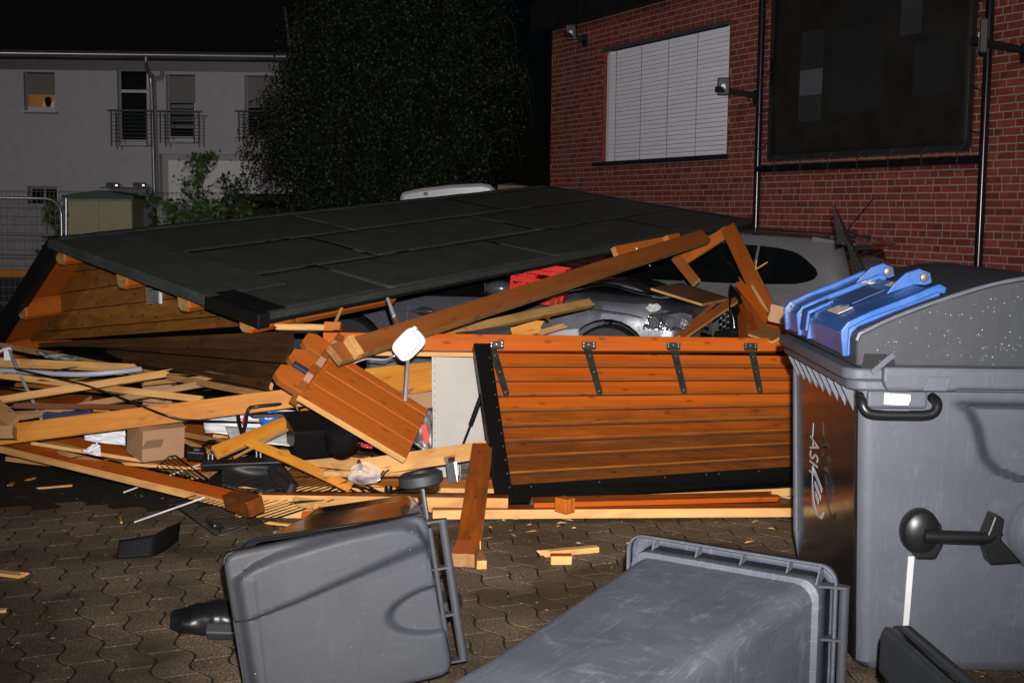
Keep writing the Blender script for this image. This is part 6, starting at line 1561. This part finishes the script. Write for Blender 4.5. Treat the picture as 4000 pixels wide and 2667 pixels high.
# tipped grill: hood, controls, element
gr = thing('electric_grill', 'black electric table grill with open hood upside down on the boards', 'grill', P(960, 1880, 7.9))
m = MB()
def hood(u, v):
    x = 865 + 245 * u + 60 * v * u; y = 1818 + 78 * v + 22 * math.sin(math.pi * u) * v
    return P(x, y, 7.95 - .22 * v + .10 * math.sin(math.pi * u) * math.sin(math.pi * v))
m.grid(hood, 14, 8); m.build('hood', BLKM, gr, world=True, smooth=50, solid=.012)
MB().bar(P(790, 1812, 7.98), P(1100, 1800, 8.02), .10, .045, (0, -.3, 1)).build('back_rail', BLK, gr, world=True, bevel=.008)
MB().tube([P(1060, 1835, 7.9), P(1095, 1880, 7.75), P(1140, 1915, 7.6), P(1150, 1890, 7.6)], [.03, .032, .03, .02], 8).build('hood_arm', BLKM, gr, world=True, smooth=50)
MB().box((0, 0, 0), (.11, .08, .065), frame(P(768, 1772, 8.05), (1, .1, -.08), (0, -.3, 1))).build('control_box', BLK, gr, world=True, bevel=.01)
MB().box((0, 0, .034), (.035, .02, .003), frame(P(768, 1772, 8.05), (1, .1, -.08), (0, -.3, 1))).build('control_label', STEEL, gr, world=True)
for px, py in ((814, 1790), (830, 1788), (1002, 1770), (1018, 1772)):
    MB().tube([P(px, py + 14, 8.0), P(px, py - 16, 8.0)], .009, 8).build('hinge_pin', STEEL, gr, world=True, smooth=50)
MB().tube(smooth_path([P(790, 1745, 8.1), P(815, 1722, 8.15), P(850, 1724, 8.2), P(875, 1750, 8.15), P(885, 1785, 8.05), P(880, 1800, 8.0)], 5), .007, 6).build('cable', BLK, gr, world=True, smooth=60)
def wires(name, label, O, ux, uy, L1, L2, n1, n2, r, mt, cat):
    t = thing(name, label, cat, O)
    M = frame(O, ux, Vector(ux).cross(Vector(uy))); ux = Vector(ux).normalized(); uy = (Vector(uy) - ux * Vector(uy).dot(ux)).normalized()
    m = MB()
    rr = .03; loop = [(rr, 0), (L1 - rr, 0), (L1, rr), (L1, L2 - rr), (L1 - rr, L2), (rr, L2), (0, L2 - rr), (0, rr)]
    m.tube([O + ux * a + uy * b for a, b in loop], r * 1.5, 6, closed=True); m.build('border_wire', mt, t, world=True, smooth=60)
    for i in range(1, n1):
        f = i / n1; MB().tube([O + ux * L1 * f, O + ux * L1 * f + uy * L2], r, 4).build('wire', mt, t, world=True)
    for i in range(1, n2):
        f = i / n2; MB().tube([O + uy * L2 * f - UPV * .004, O + ux * L1 + uy * L2 * f - UPV * .004], r * 1.2, 4).build('cross_wire', mt, t, world=True)
    return t
WRM = mat('sooty_grill_wire', (.03, .028, .027), .35, .6, var=.4)
O = G(668, 1962, .10); a = G(870, 1838, .16) - O; b = G(830, 2085, .012) - O
wires('grill_grate', 'black wire grill grate lying on the paving by the raw beam', O, G(850, 2095, .01) - O, G(1060, 1880, .17) - G(668, 1962, .10), (G(850, 2095, .01) - O).length, .86, 17, 3, .0026, WRM, 'grill grate')
O = P(602, 1832, 8.0)
wires('wire_rack', 'small black wire rack leaning behind the shiny skewer handles', O, P(650, 1790, 8.05) - O, P(770, 1860, 7.9) - O, .15, .40, 7, 2, .003, WRM, 'wire rack')
SKW = mat('bright_steel_rod', (.72, .72, .74), .25, .25, spec=.8)
for lab, a, b in (('upper shiny steel skewer handle slanting across the varnished board', (490, 1920), (775, 1815)), ('lower shiny steel skewer handle slanting over the grill grate', (533, 2036), (795, 1944))):
    t = thing('steel_skewer', lab, 'skewer', G(*a, .03), group='steel handles of the grill grates')
    p0, p1 = G(*a, .03), P(b[0], b[1], G(*b, .16).y)
    sd_ = Vector((.012, .03, 0))
    for k in (-.45, .45):
        MB().tube([p0 + sd_ * k, p1 + sd_ * k], .005, 6).build('rod', SKW, t, world=True, smooth=60)
    MB().tube([p0 - sd_ * .45, p0 + (p0 - p1).normalized() * .012, p0 + sd_ * .45], .004, 6).build('bend', SKW, t, world=True)
bg = MB().box((0, 0, 0), (.17, .05, .035), frame(G(832, 2042, .05), G(875, 2075, .04) - G(790, 2005, .06), UPV)).build('black_grip', BLK, bevel=.012); tag(bg, 'black plastic grip lying on the grill grate', 'grip')
# heating element wires
he = thing('heating_element', 'bent black heating element wire over the floor boards', 'heating element', P(1400, 1950, 7.6))
def px3(L, Y=7.55): return [P(x, y, Y + (2000 - y) * .002) for x, y in L]
MB().tube(smooth_path(px3([(1265, 1973), (1275, 1935), (1300, 1905), (1335, 1895), (1420, 1905), (1500, 1925), (1540, 1915), (1590, 1910)]), 5), .007, 6).build('feed_cable', BLK, he, world=True, smooth=60)
def serp(cs, name='loop'): MB().tube(smooth_path(px3(cs), 4), .0055, 6).build(name, WRM, he, world=True, smooth=60)
serp([(1385, 1985), (1300, 1940), (1295, 1930), (1310, 1930), (1380, 1970), (1395, 1968), (1395, 1955), (1330, 1905), (1325, 1895), (1340, 1895), (1420, 1935), (1432, 1930), (1425, 1920), (1362, 1872), (1362, 1862), (1378, 1862), (1470, 1915), (1500, 1925)])
serp([(1450, 1985), (1462, 1965), (1458, 1945), (1470, 1938), (1490, 1945), (1560, 1985)])
serp([(1480, 1880), (1505, 1845), (1520, 1835)]); serp([(1460, 1885), (1490, 1850), (1500, 1838)])
MB().lathe([(.001, -.02), (.02, -.02), (.025, 0), (.02, .02), (.001, .02)], 12, Matrix.Translation(P(1518, 1908, 7.6))).build('plug', BLK, he, world=True, smooth=50)
pb = MB()
def bag(u, v):
    a_ = 2 * math.pi * u; k_ = v * (1 + .28 * mnoise.noise(Vector((math.cos(a_) * 1.5, math.sin(a_) * 1.5, 7)))); x = 1425 + 62 * k_ * math.cos(a_) ; y = 1852 + 46 * k_ * math.sin(a_); q = P(x, y, 7.62)
    return q + Vector((0, -1, .3)) * (.05 * (1 - v) + .045 * mnoise.noise(Vector((x * .04, y * .05, 3))))
pb.grid(bag, 28, 10)
s_ = NT('clear_plastic_film'); BAGM = s_.setv(Base_Color=(.75, .72, .74), Roughness=.12, Alpha=.32)
tag(pb.build('plastic_bag', BAGM, smooth=80), 'crumpled clear plastic bag on the floor boards', 'bag')
fg = thing('gear_knob', 'black toothed knob beside the raw ground beam', 'knob', G(1330, 2025, 0))
MB().lathe([(.001, -.02), (.05, -.02), (.055, 0), (.05, .02), (.001, .02)], 11, frame(G(1325, 2015, .04), (1, 0, 0), (-.3, -.6, .6))).build('disc', BLK, fg, world=True)
MB().lathe([(.001, .02), (.022, .02), (.02, .03), (.001, .03)], 12, frame(G(1325, 2015, .04), (1, 0, 0), (-.3, -.6, .6))).build('cap', GREYP, fg, world=True)
# white cabinet door
wc = thing('white_cabinet', 'off white cabinet panel standing between broken wall panel and flap', 'cabinet', P(1780, 1870, 8.75))
OFFW = mat('off_white_panel', (.52, .48, .43), .45, var=.04, vs=2, grime=((.44, .38, .33), .3))
q = [P(1690, 1872, 8.7), P(1960, 1850, 9.1), P(1960, 1850, 9.5), P(1690, 1872, 9.2), P(1686, 1375, 8.7), P(1960, 1365, 9.1), P(1960, 1365, 9.5), P(1686, 1375, 9.2)]
MB().hexa(q).build('carcass', OFFW, wc, world=True, bevel=.004)
m = MB()
for i in range(16): m.lathe([(.001, 0), (.0035, 0), (.001, .003)], 6, frame(P(1698, 1400 + i * 29, 8.69), (1, 0, 0), (0, -1, 0)))
m.build('edge_nails', mat('rusty_nail', (.05, .02, .02), .6), wc, world=True)
mb2 = thing('metal_bracket', 'grey steel post bracket standing in front of the white cabinet', 'bracket', P(1760, 1900, 8.1))
MB().bar(P(1770, 1890, 8.0), P(1755, 1790, 8.1), .05, .05, (0, -1, 0)).build('channel', STEEL, mb2, world=True)
MB().bar(P(1742, 1795, 8.05), P(1768, 1790, 8.08), .03, .05, (0, -1, 0)).build('lug', STEEL, mb2, world=True)
MB().bar(P(1780, 1895, 8.05), P(1776, 1805, 8.1), .03, .04, (0, -1, 0)).build('side_plate', STEEL, mb2, world=True)
mo = thing('metal_box', 'silver metal appliance box behind the post bracket', 'box', P(1830, 1880, 8.35))
MB().hexa([P(1795, 1880, 8.3), P(1905, 1880, 8.4), P(1905, 1880, 8.7), P(1795, 1880, 8.6), P(1795, 1812, 8.3), P(1905, 1808, 8.4), P(1905, 1808, 8.7), P(1795, 1812, 8.6)]).build('shell', mat('brushed_metal', (.35, .34, .34), .3, .8), mo, world=True, bevel=.008)
m = MB()
for i in range(5):
    m.bar(P(1800, 1832 + i * 4, 8.29), P(1835, 1832 + i * 4, 8.3), .006, .002, (0, 0, 1))
m.build('vent_slot', BLK, mo, world=True)
# red crate and steel pot above the diagonal beam
cr_ = thing('red_crate', 'red plastic bottle crate tipped on the car behind the diagonal beam', 'crate', P(2130, 1165, 11.6))
MX = frame(P(2112, 1100, 12.2), (P(2210, 1112, 12.15) - P(2015, 1085, 12.25)), (.02, -.12, 1))
Lx, Ly, Lz = .50, .32, .28
for nm_, c, d in (('side', (0, -Ly / 2, -.10), (Lx, .012, .16)), ('side', (0, Ly / 2, 0), (Lx, .012, Lz)), ('side', (-Lx / 2, 0, 0), (.012, Ly, Lz)), ('side', (Lx / 2, 0, 0), (.012, Ly, Lz)), ('base', (0, 0, -Lz / 2), (Lx, Ly, .012))):
    MB().box(c, d).build(nm_, REDPL, cr_, MX)
for z in (.115,): MB().box((0, -Ly / 2, z), (Lx + .03, .03, .04)).build('rim', REDPL, cr_, MX, bevel=.004)
for x in (-.24, -.12, .12, .24): MB().box((x, -Ly / 2 - .004, -.03), (.025, .02, .26)).build('rib', REDPL, cr_, MX)
MB().box((0, -Ly / 2, .03), (.50, .014, .05)).build('grip_bar', REDPL, cr_, MX)
MB().box((0, -Ly / 2 - .004, -.13), (.50, .02, .02)).build('rib', REDPL, cr_, MX)
po = thing('steel_pot', 'shiny steel pot tipped inside the red crate', 'pot', P(2150, 1060, 11.8))
MP = frame(P(2150, 1062, 12.35), (1, .2, 0), (-.15, -.7, .6))
MB().lathe([(.001, -.10), (.13, -.10), (.14, -.08), (.14, .08), (.15, .085), (.138, .085), (.13, -.07), (.001, -.08)], 30, MP).build('vessel', CHROME, po, MP, world=True, smooth=40)
for s_ in (-1, 1): MB().tube([MP @ Vector((s_ * .14, -.03, .04)), MP @ Vector((s_ * .18, 0, .04)), MP @ Vector((s_ * .14, .03, .04))], .006, 6).build('handle', CHROME, po, MP, world=True)
sp = plank('dark brown splinter hanging below the red crate', P(2165, 1160, 11.2), P(2140, 1240, 11.0), .035, .012, OAK, OAK, FR, (0, .06), name='splinter', cat='splinter')
sp = plank('small brown splinter next to it below the red crate', P(2185, 1160, 11.2), P(2180, 1200, 11.1), .02, .012, OAK, OAK, FR, (0, .03), name='splinter', cat='splinter')
st = thing('white_lamp_strip', 'white plastic strip light hanging under the roof edge', 'lamp', P(2500, 1000, 11.7))
MB().bar(P(2488, 990, 11.7), P(2540, 978, 11.8), .05, .04).build('casing', WHITE, st, world=True, bevel=.006)
MB().bar(P(2486, 1003, 11.7), P(2487, 968, 11.7), .012, .012).build('clip', WHITE, st, world=True)
hk = MB().tube(smooth_path([P(2515, 1030, 10.8), P(2527, 1026, 10.78), P(2535, 1036, 10.75), P(2545, 1040, 10.75)], 4), .005, 6).build('steel_hook', CHROME, smooth=60); tag(hk, 'small shiny hook screwed into the diagonal beam', 'hook')
# dangling pieces behind
rg = sheet('dark_grate', 'dark patterned mat behind the right end of the broken wall panel', [(1640, 1600), (1690, 1590), (1690, 1790), (1600, 1720)], 8.6, 8.5, mat('speckled_dark_mat', (.06, .045, .04), .35, var=.9, vs=120), .01)
rs = MB().bar(P(1655, 1655, 8.4), P(1668, 1730, 8.4), .035, .02, (0, -1, 0)).build('red_stick', REDPL); tag(rs, 'red plastic strip beside the dark mat', 'strip')
sheet('coloured_wrapper', 'red and blue wrapper under the broken wall panel', [(1410, 1728), (1455, 1738), (1455, 1752), (1410, 1744)], 8.1, 8.05, mat('wrapper_print', (.45, .03, .06), .3, var=.9, vs=60), .01)
mt_ = thing('car_mirror_shell', 'black framed car mirror lying under the black flap border', 'mirror', G(2098, 1962, .08))
MM = frame(G(2098, 1958, .10), (1, .1, -.05), (.1, -.9, .4))
MB().prism([(-.055, -.025), (.05, -.02), (.058, .02), (-.03, .028)], -.02, .0, MM).build('frame', BLK, mt_, MM, world=True, bevel=.004)
MB().prism([(-.045, -.018), (.042, -.014), (.047, .013), (-.026, .020)], .001, .003, MM).build('glass', CHROME, mt_, MM, world=True)
# black plastic trim and lamp unit on the paving (left foreground)
tp = MB()
def trim(u, v):
    s_ = u; x = 455 + 240 * s_ ; yb = 2185 - 14 * s_ - 60 * max(0, s_ - .55) ** 1.5 * 3.2
    g_ = G(x, yb, .0); hgt = .085 + .035 * s_ - .05 * max(0, s_ - .8) * 3
    return g_ + Vector((0, .05 * v, hgt * v + .004))
tp.grid(trim, 22, 6); tp.build('plastic_trim', mat('black_trim_plastic', (.005, .005, .0055), .6, spec=.08), smooth=60, solid=.006)
tag(bpy.data.objects['plastic_trim'], 'curved black plastic trim strip standing on the paving at left', 'trim')
hu = thing('lamp_unit', 'black broken car headlight unit lying left of the fallen bin', 'headlight', G(840, 2490, 0))
m = MB()
def unit(u, v):
    a = 2 * math.pi * v; L = .02 + .98 * u
    q = G(675, 2440, .05).lerp(G(1010, 2420, .06), u)
    ry = .012 + .075 * math.sin(math.pi * min(1, .12 + u * .62)); rz = .012 + .062 * math.sin(math.pi * min(1, .12 + u * .6))
    rib = 1 + .018 * math.sin(u * 50) * (math.sin(a) > .2)
    return q + Vector((0, math.cos(a) * ry * 1.35 * rib, math.sin(a) * rz * rib + .02)) + mnoise.noise_vector(q * 14 + Vector((0, math.cos(a), math.sin(a)))) * .014
m.grid(unit, 40, 22); m.build('housing', BLK, hu, world=True, smooth=50)
MB().box((0, 0, 0), (.13, .05, .06), frame(G(870, 2465, .055), (1, -.05, 0), (0, -.7, .7))).build('side_panel', mat('grey_black_plastic', (.03, .03, .034), .3), hu, world=True, bevel=.008)
MB().box((0, 0, 0), (.10, .06, .06), frame(G(965, 2450, .06), (1, -.05, 0), (0, -.7, .7))).build('lens', mat('smoky_lens', (.10, .09, .09), .1, .4), hu, world=True, bevel=.012)
MB().lathe([(.001, 0), (.02, 0), (.015, .012), (.001, .018)], 12, frame(G(985, 2445, .09), (1, 0, 0), (0, -.7, .7))).build('bulb', WHITE, hu, world=True)
# small bits scattered on roof and paving (uncountable litter)
m = MB()
for _ in range(70):
    u, v = rng.uniform(.05, .95), rng.uniform(.05, .95); q = rp(u, v, .022); a = rng.uniform(0, 6.28); L = rng.uniform(.012, .04)
    d = RL.normalized() * math.cos(a) + RS.normalized() * math.sin(a); e = d.cross(RNrm) * L * .25
    m.add([q - d * L / 2, q + e, q + d * L / 2, q - e], [(0, 1, 2, 3)])
for _ in range(260):
    q = Vector((rng.uniform(-2.8, 2.2), rng.uniform(4.9, 8.0), .004)); a = rng.uniform(0, 6.28); L = rng.uniform(.006, .028)
    d = Vector((math.cos(a), math.sin(a), 0)); e = d.cross(UPV) * L * rng.uniform(.15, .4)
    m.add([q - d * L / 2, q + e + UPV * .003, q + d * L / 2, q - e], [(0, 1, 2, 3)])
tag(m.build('wood_litter', RAWD, fix=False), 'tiny wood chips strewn over paving and roof felt', 'litter', kind='stuff')

# jagged slivers and dark scraps through the heap (uncountable)
m = MB()
def sliver(q, L, d, k):
    e = d.cross(UPV).normalized() * L * rng.uniform(.03, .08); t_ = UPV * rng.uniform(.004, .012)
    m.add([q, q + d * L * .3 + e, q + d * L, q + d * L * .4 - e * .6, q + d * L * .35 + t_], [(0, 1, 4), (1, 2, 4), (2, 3, 4), (3, 0, 4)], k)
for _ in range(150):
    px, py = rng.uniform(-20, 1750), rng.uniform(1600, 1990)
    if px < 950 and py > 1760 + max(0, px) * .2: continue
    z = rng.choice((.03, .10, .14, .2)) * (1.3 if py < 1800 else .9)
    a = rng.uniform(-.7, .7); sliver(G(px, py, z), rng.uniform(.05, .24), Vector((math.cos(a), math.sin(a) * .8, rng.uniform(-.1, .25))).normalized(), rng.choices((0, 1, 2), (5, 3, 3))[0])
for _ in range(70):
    px, py = rng.uniform(1000, 3050), rng.uniform(1990, 2130); a = rng.uniform(0, 6.28); sliver(G(px, py, .006), rng.uniform(.02, .09), Vector((math.cos(a), math.sin(a), .02)), rng.choices((0, 1, 2), (5, 3, 1))[0])
for _ in range(60):
    px, py = rng.uniform(0, 900), rng.uniform(1450, 1700); a = rng.uniform(-.8, .8); sliver(P(px, py, rng.uniform(9.0, 9.8)), rng.uniform(.08, .35), Vector((math.cos(a), .2, math.sin(a) * .3)).normalized(), rng.choices((0, 1, 2), (3, 3, 6))[0])
tag(m.build('splinter_litter', [RAW, RAWD, DARKW], fix=False), 'jagged wood slivers strewn through the heap of broken boards', 'splinters', kind='stuff')
